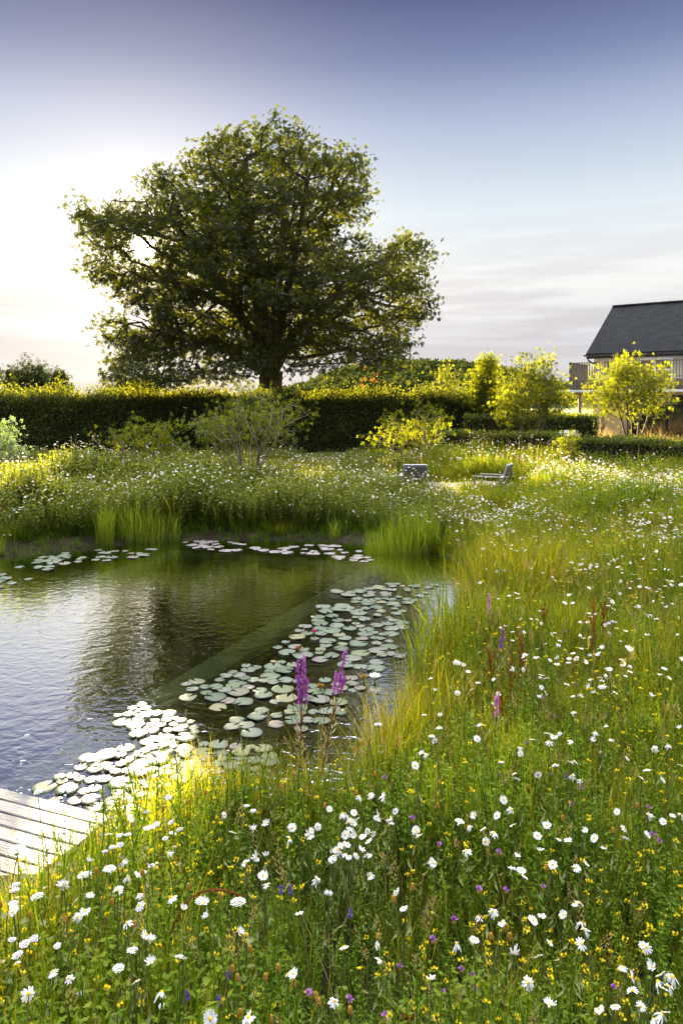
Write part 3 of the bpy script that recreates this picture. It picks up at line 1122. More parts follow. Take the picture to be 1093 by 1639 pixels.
    tag(root, 'big spreading broad-leaved tree behind the hedge with the low sun shining through it', 'tree')
    b = MB()
    tr_o = None
    wood(b, nodes - tb, pr, rad, 5, 0, .52)
    b.tube([(0, 0, -.4), (0, 0, .1), (0, 0, .6)], [.95, .68, .56], 12)
    b.build('trunk', M['bark'], root, True)
    # leaves: palmate leaves packed in loose tufts
    n_per = 24
    cen = np.repeat(C, n_per, 0)
    off = r_.normal(0, 1, (len(cen), 3)) * np.array((.25, .25, .18))
    pos = cen + off - tb
    # drop leaves inside the sun gap
    rel = pos + tb - sp
    dperp = np.linalg.norm(rel - (rel @ sdv)[:, None] * sdv, axis=1)
    pos = pos[dperp > .30 + .42 * r_.uniform(0, 1, len(pos)) ** 1.5 + .22 * (vnoise(rel[:, 0] * 2.2, rel[:, 2] * 2.2, 3) - .5)]
    # a second, smaller opening under the left limb
    rel2 = pos + tb - np.array((-8.5, 32.0, 5.9))
    d2 = np.linalg.norm(rel2 - (rel2 @ sdv)[:, None] * sdv, axis=1)
    pos = pos[d2 > .38 + .25 * vnoise(rel2[:, 0] * 2.5, rel2[:, 2] * 2.5, 8)[: len(d2)]]
    n = len(pos)
    b = MB()
    b.put(TL['palm'], pos, rand_rots(n, r_.uniform(.12, .22, n), .9, r_), np.clip(r_.normal(.48, .16, n) + .9 * (fbm(pos[:, 0] * .55 + pos[:, 1] * .4, pos[:, 2] * .6, 19, 2) - .5), 0, 1), .06, r_)
    # one yellowing bough low on the right
    q = np.array([at(595 + dx, 600 + dy, 31.2) for dx, dy in r_.normal(0, 1, (14, 2)) * (14, 5)]) + r_.normal(0, .25, (14, 3)) - tb
    V5, Q5, T5, qt5, tt5, qm5, tm5 = TL['palm']
    b.put((V5, Q5, T5, qt5, tt5, qm5 + 1, tm5), q, rand_rots(14, r_.uniform(.14, .22, 14), .5, r_), .6, .1, r_)
    b.build('crown', [M['oak_leaf'], leaf_mat('rusty_leaf', (.06, .03, .006), (.10, .045, .008), (.12, .07, .01), .5, (1.3, 1.0, .4), .02)], root)
    return root


big_tree()


def small_tree(name, base, h, crown, leaf, tl, n_clump, n_per, size, stems=5, label='', cat='tree', group=None, seed=0, spread=.35, c_r=.28, wood_mat='thin_bark', up=.3, r_tip=.005):
    """multi-stemmed tree; crown = list of (dx, dy, z, rx, ry, rz) ellipsoids relative to the base"""
    r_ = np.random.default_rng(seed)
    base = np.asarray(base, float)
    C = []
    w = np.array([e[3] * e[4] * e[5] for e in crown]); w = w / w.sum()
    for e, k_ in zip(crown, np.maximum(3, (w * n_clump).astype(int))):
        d = r_.normal(0, 1, (k_, 3)); d /= np.linalg.norm(d, axis=1)[:, None]
        rr_ = r_.uniform(.15, 1, k_) ** .45
        C.append(np.array(e[:3]) + d * rr_[:, None] * np.array(e[3:]) * (1 + r_.normal(0, .20, k_))[:, None])
    C = np.concatenate(C)
    C = C[C[:, 2] > .25]
    stem, par = [np.zeros(3)], [0]
    zc = min(e[2] - e[5] * .6 for e in crown)
    zc = max(zc, h * .3)
    for s in range(stems):
        a = s / stems * 2 * math.pi + r_.uniform(-.4, .4)
        p0 = 0
        rad_ = r_.uniform(.5, 1.0) * spread if stems > 1 else .02
        for t in (.12, .45, .8, 1.1):
            z = zc * t
            q = np.array((math.cos(a) * (.05 + rad_ * t ** 1.2), math.sin(a) * (.05 + rad_ * t ** 1.2), z)) if stems > 1 else np.array((r_.normal(0, .015), r_.normal(0, .015), z))
            stem.append(q + r_.normal(0, .02, 3) * (t > .2)); par.append(p0); p0 = len(stem) - 1
    nodes, pr, rad = skeleton(stem, par, C, r_tip, 2.4, .25, .05, seed)
    root = empty(name, base)
    tag(root, label, cat, group)
    b = MB()
    nodes[:, 2] = np.where(np.arange(len(nodes)) == 0, -.1, nodes[:, 2])
    wood(b, nodes, pr, rad, 5)
    b.build('trunk', M[wood_mat], root, True)
    cen = np.repeat(C, n_per, 0)
    pos = cen + r_.normal(0, c_r / 1.8, cen.shape)
    n = len(pos)
    b = MB()
    b.put(TL[tl], pos, rand_rots(n, r_.uniform(.7, 1.25, n) * size, up, r_), np.clip(r_.normal(.5, .2, n), 0, 1), .08, r_)
    b.build('crown', M[leaf], root)
    return root


def gz(x, y):
    return float(ground_z(np.array([x]), np.array([y]))[0])


def base_at(px, Y):
    x = (px - CX) / F_PX * Y
    return np.array((x, Y, gz(x, Y)))


# garden trees and shrubs (photograph column, depth)
small_tree('shrub', base_at(395, 16.2), 2.5, [(0, 0, 1.6, 1.2, 1.0, .62), (.35, 0, 1.95, .75, .7, .5), (-.65, .1, 1.5, .55, .6, .45)], 'shrub_leaf', 'sprig', 230, 6, .085, 9,
           'dusty green many-stemmed shrub standing in front of the big tree trunk', 'shrub', None, 21, .75, .22)
small_tree('shrub', base_at(228, 18.0), 1.75, [(.1, 0, 1.25, .85, .6, .42), (-.75, 0, 1.22, .45, .4, .22), (.7, 0, .95, .55, .4, .3)], 'young_leaf', 'sprig', 90, 6, .10, 4,
           'low open shrub with yellow sunlit leaves in front of the dark hedge', 'shrub', None, 22, .5, .2)
small_tree('shrub', base_at(662, 21.0), 2.1, [(-.1, 0, 1.2, 1.0, .8, .55), (.3, 0, 1.7, .6, .5, .35), (-.8, 0, .95, .5, .4, .3)], 'young_leaf', 'sprig', 120, 5, .11, 5,
           'spreading yellow-green shrub behind the left garden chair', 'shrub', None, 23, .6, .22)
small_tree('young_tree', base_at(709, 29.5), 3.0, [(0, 0, 2.3, .62, .55, .9), (.1, 0, 3.0, .3, .3, .5)], 'shrub_leaf', 'sprig', 110, 6, .11, 1,
           'slim young tree against the end of the tall hedge', 'tree', 'young trees in the garden', 24, .2, .24)
small_tree('young_tree', base_at(776, 28.5), 3.6, [(0, 0, 2.55, .55, .5, .95), (.1, 0, 3.3, .3, .3, .5), (-.25, 0, 2.2, .45, .4, .4)], 'young_leaf', 'sprig', 220, 9, .13, 1,
           'upright young tree with a pale trunk in front of the wooded hill', 'tree', 'young trees in the garden', 25, .2, .24)
small_tree('young_tree', base_at(850, 24.2), 3.9, [(0, 0, 2.35, 1.1, .9, .9), (.1, 0, 3.15, .65, .5, .55), (-.6, 0, 1.8, .65, .6, .5), (.8, 0, 2.0, .6, .5, .5)], 'young_leaf', 'sprig', 340, 8, .105, 5,
           'many-stemmed golden-green tree left of the balcony', 'tree', 'young trees in the garden', 26, .55, .25)
small_tree('young_tree', base_at(1012, 23.0), 3.8, [(0, 0, 2.35, 1.15, .95, .8), (-.2, 0, 3.0, .7, .6, .5), (.75, 0, 2.8, .55, .5, .4), (-.8, 0, 2.0, .5, .5, .4)], 'young_leaf', 'sprig', 350, 8, .105, 5,
           'many-stemmed golden tree in front of the house balcony', 'tree', 'young trees in the garden', 27, .55, .25)
small_tree('shrub', base_at(-12, 18.5), 1.6, [(0, 0, .85, .75, .6, .75)], 'pale_leaf', 'sprig', 130, 8, .10, 4,
           'pale green bush at the left end of the dark hedge', 'shrub', None, 28, .3, .2)
small_tree('shrub', base_at(905, 19.8), 1.25, [(0, 0, .75, .32, .3, .45), (.05, 0, 1.1, .16, .15, .25)], 'young_leaf', 'sprig', 60, 6, .09, 3,
           'small bright yellow-green shoot in front of the clipped hedge', 'shrub', None, 29, .15, .15)
for px, Y, h, lab, sd in ((48, 95, 7.2, 'round distant tree beyond the left end of the hedge', 31), (92, 100, 6.0, 'low distant tree just right of a rounder one', 32),
                          (190, 120, 7.4, 'wide distant tree beyond the hedge under the sun', 33), (228, 125, 7.5, 'hazy distant tree beside a wider one beyond the hedge', 34),
                          (18, 105, 6.2, 'small distant tree at the far left edge', 35)):
    w_ = {48: 1.9, 92: 1.5, 190: 3.4, 228: 3.0, 18: 1.2}[px]
    small_tree('distant_tree', base_at(px, Y), h, [(0, 0, h * .62, w_, w_, h * .36), (w_ * .5, 0, h * .5, w_ * .7, w_ * .7, h * .3)], 'wood_leaf', 'sprig', 160, 8, .42, 1,
               lab, 'tree', 'distant trees beyond the hedge', sd, .3, .7, 'bark', .3, .03)
small_tree('garden_tree', hpt(-1.2, 5.5, .4), 4.4, [(0, 0, 2.4, 1.3, 1.2, 1.3), (.3, 0, 3.4, .8, .8, .7)], 'shrub_leaf', 'sprig', 220, 7, .13, 3,
           'green tree behind the left end of the balcony', 'tree', None, 36, .4, .3)


def hedge(name, p0, p1, h0, h1, thick, leaf, label, dens=520, size=.085, seed=0, top_loose=.16, zb=None, group=None):
    """clipped hedge: a dark twiggy core clothed in leaves, loose new growth along the top"""
    r_ = np.random.default_rng(seed)
    p0, p1 = np.asarray(p0, float), np.asarray(p1, float)
    L_ = np.hypot(*(p1 - p0)); d = (p1 - p0) / L_; nrm = np.array((-d[1], d[0]))
    base = np.array((p0[0], p0[1], gz(*p0) if zb is None else zb))
    root = empty(name, base)
    tag(root, label, 'hedge', group)
    # core
    b = MB()
    nseg = max(4, int(L_ / .8))
    V, q = [], []
    for i in range(nseg + 1):
        t = i / nseg
        h = h0 + (h1 - h0) * t - .16 + r_.normal(0, .03)
        w = thick / 2 - .13 + r_.normal(0, .015)
        c = p0 + d * (L_ * t) - base[:2]
        if i == 0: c = c + d * .12
        if i == nseg: c = c - d * .12
        for s, z in ((-1, -.3), (-1, h), (1, h), (1, -.3)):
            V.append((c[0] + nrm[0] * s * w, c[1] + nrm[1] * s * w, z))
    for i in range(nseg):
        for j in range(3):
            q.append([i * 4 + j, i * 4 + j + 1, i * 4 + 5 + j, i * 4 + 4 + j])
    q.append([0, 1, 2, 3]); q.append([nseg * 4 + k_ for k_ in (3, 2, 1, 0)])
    b.add(V, q, tint=.05)
    b.build('branches', M['hedge_core'], root)
    # leaf coat on front, back, ends and top
    hm = max(h0, h1)
    P = []
    nf = int(L_ * hm * dens)
    for side, frac in ((-1, 1.0), (1, .5)):
        n = int(nf * frac)
        s = r_.uniform(0, L_, n)
        hh = h0 + (h1 - h0) * s / L_
        z = r_.uniform(0, 1, n) * hh
        bul = (fbm(s * .9, z * 1.1, seed + 5) - .5) * .22
        w = thick / 2 + bul - np.abs(r_.normal(0, .07, n)) - .10 * np.clip((z / hh - .86) / .14, 0, 1) ** 2
        P.append(np.stack([s, side * w, z], 1))
    n = int(L_ * thick * dens * (3.8 if top_loose > .2 else 1.8))
    s = r_.uniform(0, L_, n); w = r_.uniform(-1, 1, n) * thick / 2
    hh = h0 + (h1 - h0) * s / L_
    up = np.abs(r_.normal(0, 1, n)) * top_loose * (.4 + fbm(s * 1.3, w * 1.3, seed + 2))
    P.append(np.stack([s, w, hh - .2 + up * 1.1 + (fbm(s * .5, w, seed + 8) - .5) * .22], 1))
    n = int(thick * hm * dens)
    for e in (0, L_):
        P.append(np.stack([np.full(n, e) + r_.normal(0, .05, n), r_.uniform(-1, 1, n) * thick / 2, r_.uniform(0, 1, n) * hm], 1))
    P = np.concatenate(P)
    W = np.stack([P[:, 0] * d[0] + P[:, 1] * nrm[0], P[:, 0] * d[1] + P[:, 1] * nrm[1], P[:, 2]], 1)
    n = len(W)
    b = MB()
    b.put(TL['rhomb'], W, rand_rots(n, r_.uniform(.7, 1.5, n) * size, .15, r_), np.clip(r_.normal(.42, .2, n) + .7 * (fbm(P[:, 0] * .9, P[:, 2] * .9, seed) - .5), 0, 1), .05, r_)
    b.build('foliage', M[leaf], root)
    return root


M['hedge_core'] = solid_mat('hedge_twigs', (.012, .014, .008), (.03, .028, .016), 1.0, 6)
hedge('tall_hedge', (-21, 26.0), (6.9, 30.4), 1.98, 1.86, 1.5, 'hedge_leaf', 'long tall clipped hedge running behind the pond below the big tree', 820, .085, 41, .30)
hedge('garden_hedge', (4.6, 27.6), (9.0, 26.6), 1.55, 1.55, .9, 'box_leaf', 'mid-height clipped hedge behind the slim young trees', 700, .07, 42, .07)
hedge('garden_hedge', (2.8, 24.4), (6.4, 22.6), 1.12, 1.12, .8, 'box_leaf', 'low clipped hedge behind the yellow shrub and the chairs', 800, .065, 43, .08)
hedge('garden_hedge', (6.3, 21.9), (10.5, 18.6), 1.02, 1.05, .8, 'box_leaf', 'low clipped hedge with a glowing top in front of the house', 800, .065, 44, .09)
hedge('garden_hedge', hpt(-7, -.6)[:2], hpt(-.9, -.9)[:2], 1.5, 1.5, .9, 'box_leaf', 'dark clipped hedge seen under the end of the balcony', 520, .08, 45, .07)


# wooded hill beyond
def hill():
    r_ = np.random.default_rng(8)
    b = MB()
    # hill body: ridge across the view at 240-340 m
    xs = np.linspace(-60, 150, 70); ys = np.linspace(215, 420, 40)
    HX, HYY = np.meshgrid(xs, ys)

    def hz(x, y):
        prof = np.exp(-((x - 34) / 44) ** 4) * 13.5 + np.exp(-((x + 8) / 34) ** 2) * 1.0
        e = np.exp(-((y - 320) / 70) ** 2)
        return prof * e - .8
    Z = hz(HX, HYY)
    nx_, ny_ = len(xs), len(ys)
    i_, j_ = np.meshgrid(np.arange(nx_ - 1), np.arange(ny_ - 1))
    k_ = (j_ * nx_ + i_).ravel()
    b.add(np.stack([HX.ravel(), HYY.ravel(), Z.ravel()], 1), np.stack([k_, k_ + 1, k_ + nx_ + 1, k_ + nx_], 1))
    tag(b.build('hill', solid_mat('hill_floor', (.03, .04, .015), (.05, .06, .02), 1, .1), smooth=True), kind='structure')
    # the wood itself: many crowns of leaf clumps that read as one mass
    n = 1300
    x = r_.uniform(-40, 120, n); y = r_.uniform(225, 335, n)
    z = hz(x, y)
    ok = z > -.2
    x, y, z = x[ok], y[ok], z[ok]
    n = len(x)
    per = 60
    rad = r_.uniform(2.2, 4.2, n)
    d = r_.normal(0, 1, (n, per, 3)); d /= np.linalg.norm(d, axis=2)[..., None]
    d[..., 2] = np.abs(d[..., 2]) * 1.1 - .25
    P = np.stack([x, y, z + rad * .75], 1)[:, None, :] + d * rad[:, None, None] * r_.uniform(.75, 1.05, (n, per, 1))
    P = P.reshape(-1, 3)
    b = MB()
    tint = np.repeat(r_.uniform(.2, .8, n), per)
    b.put(TL['rhomb'], P, rand_rots(len(P), r_.uniform(1.3, 2.4, len(P)), .5, r_), tint, .06, r_)
    tag(b.build('distant_woods', M['wood_leaf']), kind='stuff', label='dark wooded hill on the horizon left of the house', cat='woodland')


hill()


# ------------------------------------------------------------------ garden chairs, loungers, boulder
M['weave'] = solid_mat('grey_weave', (.10, .088, .08), (.145, .13, .12), .85, 90, (1, 1, 2.2), .6, 140)
M['pale_metal'] = solid_mat('pale_chair_frame', (.20, .20, .205), (.26, .26, .265), .45, 5)


def garden_chair(loc, rz, label):
    """low lounge chair; local +y is where the sitter looks"""
    t = empty('garden_chair', loc, rz)
    tag(t, label, 'chair', 'garden lounge chairs in the meadow')
    w, sd = .62, .66
    t.scale = (.84, .84, .94)
    lean = R(20)
    # back frame and woven back
    up = np.array((0, -math.sin(lean), math.cos(lean)))
    yb = -.22
    ax = np.array(((1, 0, 0), (0, math.cos(lean), math.sin(lean)), (0, -math.sin(lean), math.cos(lean))))
    b = MB()
    for s in (-1, 1):
        c = np.array((s * (w / 2 - .02), yb, .30)) + up * .27
        b.box(c, (.035, .045, .56), axes=ax, bev=.006)
    for h in (.015, .545):
        b.box(np.array((0, yb, .30)) + up * h, (w - .076, .04, .03), axes=ax, bev=.004)
    b.build('back_frame', M['pale_metal'], t)
    b = MB()
    b.box(np.array((0, yb - .004, .30)) + up * .28, (w - .08, .055, .50), axes=ax, bev=.02)
    b.build('backrest', M['weave'], t)
    b = MB()
    b.box((0, .10, .325), (w - .1, sd - .06, .07), bev=.025)
    b.build('seat', M['weave'], t)
    b = MB()
    for s in (-1, 1):
        b.box((s * (w / 2 - .025), .09, .275), (.04, sd, .05), bev=.005)
    for y in (-.2, .40):
        b.box((0, y, .272), (w - .092, .04, .045), bev=.004)
    b.build('seat_frame', M['chair_frame'], t)
    for s in (-1, 1):
        b = MB()
        b.box((s * (w / 2 + .02), .08, .545), (.065, .74, .03), bev=.008)
        b.build('armrest', M['chair_frame'], t)
        for y, h in ((.40, .53), (-.24, .53)):
            b = MB()
            b.box((s * (w / 2 + .02), y, h / 2), (.048, .05, h), bev=.005)
            b.build('leg', M['chair_frame'], t)
    return t


def on_ground(x, y, dz=0.0):
    return (x, y, gz(x, y) + dz)


c1 = at(663, 768, 16.3)
garden_chair(on_ground(c1[0], 16.3, .03), R(-2), 'garden chair with its woven grey back turned to the pond')
c2 = at(790, 775, 15.9)
garden_chair(on_ground(c2[0], 15.9, .03), R(64), 'garden chair turned sideways beside the gravel path')


def lounger(loc, rz, label):
    t = empty('terrace_chair', loc, rz)
    tag(t, label, 'chair', 'pale terrace chairs by the house')
    lean = R(24)
    ax = np.array(((1, 0, 0), (0, math.cos(lean), math.sin(lean)), (0, -math.sin(lean), math.cos(lean))))
    b = MB(); b.box((0, -.30, .66), (.52, .04, .62), axes=ax, bev=.01); b.build('backrest', M['white_paint'], t)
    b = MB(); b.box((0, .05, .37), (.52, .60, .05), bev=.01); b.build('seat', M['white_paint'], t)
    for s in (-1, 1):
        for y in (-.2, .3):
            b = MB(); b.box((s * .23, y, .172), (.035, .035, .344)); b.build('leg', M['pale_metal'], t)


for px, Y, lab in ((897, 26.2, 'pale terrace chair left of two beyond the glowing low hedge'), (916, 26.0, 'pale terrace chair directly below the balcony corner post'),
                   (935, 26.4, 'pale terrace chair right of two beyond the glowing low hedge')):
    x = (px - CX) / F_PX * Y
    lounger((x, Y, max(gz(x, Y), .46 if False else gz(x, Y)) + .02), R(170), lab)


def boulder():
    b = MB()
    r_ = np.random.default_rng(4)
    nu, nv = 14, 9
    V = [(0, 0, 1)]
    for i in range(1, nv):
        for j in range(nu):
            a, e = j / nu * 2 * math.pi, math.pi / 2 - i / nv * math.pi
            V.append((math.cos(a) * math.cos(e), math.sin(a) * math.cos(e), math.sin(e)))
    V.append((0, 0, -1))
    V = np.array(V)
    V *= (1 + .22 * (fbm(V[:, 0] * 1.4 + 4, V[:, 1] * 1.4 + V[:, 2], 6)[:, None] - .5)) * np.array((.42, .34, .38))
    q = [[1 + i * nu + j, 1 + i * nu + (j + 1) % nu, 1 + (i + 1) * nu + (j + 1) % nu, 1 + (i + 1) * nu + j] for i in range(nv - 2) for j in range(nu)]
    t = [[0, 1 + (j + 1) % nu, 1 + j] for j in range(nu)] + [[len(V) - 1, 1 + (nv - 2) * nu + j, 1 + (nv - 2) * nu + (j + 1) % nu] for j in range(nu)]
    b.add(V, q, t)
    o = b.build('boulder', solid_mat('grey_stone', (.22, .21, .21), (.38, .36, .36), .9, 5, (1, 1, 1), .4, 20), smooth=True)
    x = (818 - CX) / F_PX * 25.0
    o.location = (x, 25.0, gz(x, 25.0) + 1.02)
    o.location = on_ground(x, 25.0, .25)
    tag(o, 'rounded grey stone between the low hedges and the left golden tree', 'stone')


boulder()


# ------------------------------------------------------------------ grassy clumps
def blade_mb(b, base, h, az, lean, w, tint, seg=3, curl=1.0, mat=0):
    """arched ribbons: arrays of bases (N,3), heights, azimuths, leans, widths"""
    N = len(base)
    d = np.stack([np.cos(az), np.sin(az), np.zeros(N)], 1)
    s = np.stack([-np.sin(az), np.cos(az), np.zeros(N)], 1)
    tw = rng.uniform(0, math.pi, N)
    s = s * np.cos(tw)[:, None] + d * np.sin(tw)[:, None] * .8
    lv = []
    for k_ in range(seg + 1):
        t = k_ / seg
        c = base + d * (h * lean * t ** (1 + curl))[:, None] + np.array((0, 0, 1.0)) * (h * t * (1 - .28 * np.minimum(lean, 1.4) * t))[:, None]
        ww = (w * (.75 + .5 * t - 1.2 * t * t) if k_ < seg else w * .04)[:, None]
        lv.append((c - s * ww * .5, c + s * ww * .5))
    V = np.stack([p for pr in lv for p in pr], 1)            # N, 2*(seg+1), 3
    m = 2 * (seg + 1)
    off = (np.arange(N) * m)[:, None, None]
    Q = np.array([[2 * i, 2 * i + 1, 2 * i + 3, 2 * i + 2] for i in range(seg)])[None] + off
    b.add(V.reshape(-1, 3), Q.reshape(-1, 4), None, np.repeat(np.clip(tint, 0, 1), seg), mat)


def rush_clump(name, label, cat, pts, n, h, w, lean, mat, group=None, seed=0, hj=.25, foot=.0):
    """one clump of upright blades rooted inside an ellipse (cx, cy, rx, ry, rot)"""
    r_ = np.random.default_rng(seed)
    cx, cy, rx, ry, rot = pts
    a = r_.uniform(0, 2 * math.pi, n); q = np.sqrt(r_.uniform(0, 1, n))
    ex, ey = rx * q * np.cos(a), ry * q * np.sin(a)
    x = ex * math.cos(rot) - ey * math.sin(rot); y = ex * math.sin(rot) + ey * math.cos(rot)
    z0 = np.maximum(ground_z(cx + x, cy + y), -.25)
    zc = max(gz(cx, cy), -.2)
    base = np.stack([x, y, z0 - zc], 1)
    hh = h * np.clip(r_.normal(1, hj, n), .35, 1.6) * (1 - .25 * q ** 2)
    az = np.where(r_.uniform(0, 1, n) < .6, np.arctan2(y, x) + r_.normal(0, .6, n), r_.uniform(0, 2 * math.pi, n))
    b = MB()
    blade_mb(b, base, hh, az, np.abs(r_.normal(lean, lean * .6, n)), w * r_.uniform(.6, 1.4, n), np.clip(r_.normal(.55, .25, n), 0, 1), 4, 1.2)
    o = b.build(name, mat)
    o.location = (cx, cy, zc)
    tag(o, label, cat, group)
    return o


def px_ell(x0, x1, ybase, z=0.0, ry=None, rot=0.0):
    c = on_z((x0 + x1) / 2, ybase, z)
    rx = (x1 - x0) / 2 / F_PX * c[1]
    return (c[0], c[1] + (ry or rx * .5) * .6, rx, ry or rx * .5, rot)


G_R = 'rush clumps around the pond'
rush_clump('rush_clump', 'dense bright green rush clump on the far bank left of the big lily raft', 'rush', px_ell(584, 706, 887, 0, .35), 900, .62, .011, .16, M['rush'], G_R, 51)
rush_clump('rush_clump', 'tall bright rush tuft standing in the water at the left far bank', 'rush', px_ell(152, 180, 876, 0, .14), 170, .66, .011, .12, M['rush'], G_R, 52)
rush_clump('rush_clump', 'wide loose rush stand right of the taller tuft at the far bank', 'rush', px_ell(178, 268, 870, 0, .2), 340, .62, .010, .16, M['rush'], G_R, 53)
rush_clump('rush_clump', 'small rush tuft at the right end of the left rush stand', 'rush', px_ell(266, 286, 867, 0, .1), 80, .48, .010, .2, M['rush'], G_R, 54)
rush_clump('rush_clump', 'thin rush tuft left of the tall tuft on the far bank', 'rush', px_ell(108, 124, 866, .05, .1), 60, .6, .010, .15, M['rush'], G_R, 55)
rush_clump('rush_clump', 'short fine sedge in front of the soil bank in the middle of the far side', 'rush', px_ell(418, 480, 861, 0, .14), 260, .22, .008, .3, M['grass'], G_R, 56)
rush_clump('rush_clump', 'tiny grass tuft beside the water left of the big far rush clump', 'rush', px_ell(527, 545, 866, 0, .08), 40, .36, .009, .3, M['rush'], G_R, 57)
rush_clump('sedge_clump', 'large soft mound of fine yellow-green sedge on the right bank', 'sedge', (1.95, 8.55, .62, .75, .2), 2300, .80, .007, .34, M['grass'], None, 58, .2)
rush_clump('sedge_clump', 'lower sedge tuft in front of the large sedge mound', 'sedge', (1.62, 7.75, .35, .35, 0), 500, .55, .008, .4, M['grass'], None, 59, .25)
rush_clump('iris_clump', 'sword-leaved iris clump standing at the water on the right bank', 'iris', (.90, 6.85, .22, .30, .4), 75, .72, .022, .22, M['rush'], None, 60, .25)
rush_clump('iris_clump', 'smaller sword-leaved iris clump in front of the reddish docks', 'iris', (1.25, 6.9, .30, .30, .4), 70, .55, .020, .2, M['rush'], None, 61, .25)
rush_clump('iris_clump', 'few leaning iris leaves at the pond margin above the right grasses', 'iris', (.68, 6.25, .16, .2, .4), 24, .62, .02, .5, M['rush'], None, 62, .25)
# lit grasses at the near margin, several tufts
for i_, (px, py, h, n) in enumerate(((250, 1318, .36, 130), (300, 1322, .44, 190), (345, 1330, .46, 220), (395, 1335, .44, 200), (440, 1335, .44, 180), (505, 1318, .44, 150), (470, 1322, .36, 120),
                                     (598, 1262, .46, 170), (625, 1225, .5, 220), (655, 1190, .46, 150), (672, 1140, .44, 120), (708, 1110, .42, 120), (738, 1060, .36, 100), (640, 1265, .46, 150), (765, 1085, .42, 120), (700, 1180, .42, 130), (750, 1000, .3, 80))):
    c = on_z(px, py, .08)
    rush_clump('grass_tuft', 'tall yellow-green grass tuft leaning over the near edge of the pond' if i_ < 7 else 'tall fine grass tuft on the right bank of the pond', 'grass tuft',
               (c[0], c[1], .20, .17, 0), n, h, .006, .30, M['grass'], 'grass tufts along the pond margin', 70 + i_, .3)

# ornamental grasses by the house
for i_, (px, Y, h, n, lab) in enumerate(((880, 27.6, .95, 520, 'feathery tan grass mound left of the balcony column'), (915, 27.9, 1.0, 600, 'broad tan grass mound under the balcony'),
                                         (955, 27.6, 1.05, 600, 'tan grass mound between the terrace and the golden tree'), (968, 26.2, .8, 420, 'low straw-coloured grass mound beside the glowing hedge'),
                                         (1045, 26.5, .95, 560, 'arching tan grass mound right of the golden tree'), (1078, 25.0, .85, 460, 'straw grass mound at the right edge by the glass front'),
                                         (842, 27.0, .7, 360, 'small tan grass mound behind the left golden tree'))):
    x = (px - CX) / F_PX * Y
    rush_clump('ornamental_grass', lab, 'grass mound', (x, Y, .42, .36, 0), n, h, .016, .55, M['straw'], 'ornamental grasses by the house', 100 + i_, .2)


# ------------------------------------------------------------------ lily pads
def lily_mat():
    m, nt, out = new_mat('lily_pad')
    L = nt.links.new
    oi = nt.nodes.new('ShaderNodeObjectInfo')
    cr = nt.nodes.new('ShaderNodeValToRGB')
    ramp_set(cr, [(0, (.035, .05, .024)), (.3, (.06, .076, .044)), (.55, (.08, .088, .062)), (.75, (.085, .068, .055)), (.85, (.06, .08, .03)), (1, (.11, .10, .045))])
    L(oi.outputs['Random'], cr.inputs[0])
    tcx = nt.nodes.new('ShaderNodeTexCoord')
    nz = nt.nodes.new('ShaderNodeTexNoise'); nz.inputs['Scale'].default_value = 14; nz.inputs['Detail'].default_value = 4
    L(tcx.outputs['Object'], nz.inputs['Vector'])
    mx = nt.nodes.new('ShaderNodeMix'); mx.data_type = 'RGBA'; mx.blend_type = 'OVERLAY'; mx.inputs[0].default_value = .5
    L(cr.outputs[0], mx.inputs[6]); L(nz.outputs['Fac'], mx.inputs[7])
    p = nt.nodes.new('ShaderNodeBsdfPrincipled')
    p.inputs['Roughness'].default_value = .5
    p.inputs['Specular IOR Level'].default_value = .22
    p.inputs['Coat Weight'].default_value = .0
    p.inputs['Coat Roughness'].default_value = .25
    L(mx.outputs[2], p.inputs['Base Color'])
    bp = nt.nodes.new('ShaderNodeBump'); bp.inputs['Strength'].default_value = .25; bp.inputs['Distance'].default_value = .01
    L(nz.outputs['Fac'], bp.inputs['Height']); L(bp.outputs[0], p.inputs['Normal'])
    L(p.outputs[0], out.inputs[0])
    return m


M['lily'] = lily_mat()
M['lily_old'] = solid_mat('yellowing_pad', (.12, .05, .015), (.20, .11, .02), .4, 12, spec=.6)
M['lily_purple'] = solid_mat('purple_pad', (.09, .07, .07), (.15, .125, .12), .45, 12, spec=.4)


def pad_mesh(seed, mat):
    r_ = np.random.default_rng(seed)
    n = 22
    notch = .22
    th = np.linspace(notch, 2 * math.pi - notch, n)
    rim = 1 + .03 * np.sin(th * 5 + seed) + r_.normal(0, .012, n)
    V = [(0.12, 0, .006)]
    for f, z in ((.55, .004), (1.0, .0)):
        lift = (.028 * np.sin(th * 2 + seed * 1.7) + .03 * np.sin(th * 3 + seed)) * (f ** 3) + .012 * f ** 4
        V += [(f * rr_ * math.cos(t), f * rr_ * math.sin(t), z + lf + .012) for t, rr_, lf in zip(th, rim, lift)]
    V += [(x * 1.0, y * 1.0, z - .012) for x, y, z in V[1 + n:1 + 2 * n]]
    q = [[1 + j, 2 + j, 2 + n + j, 1 + n + j] for j in range(n - 1)] + [[1 + n + j, 2 + n + j, 2 + 2 * n + j, 1 + 2 * n + j] for j in range(n - 1)]
    q = [[a, d, c, b_] for a, b_, c, d in q]
    t = [[0, 1 + j, 2 + j] for j in range(n - 1)]
    b = MB()
    b.add(V, q, t)
    return b.mesh('lily_pad', mat, True)


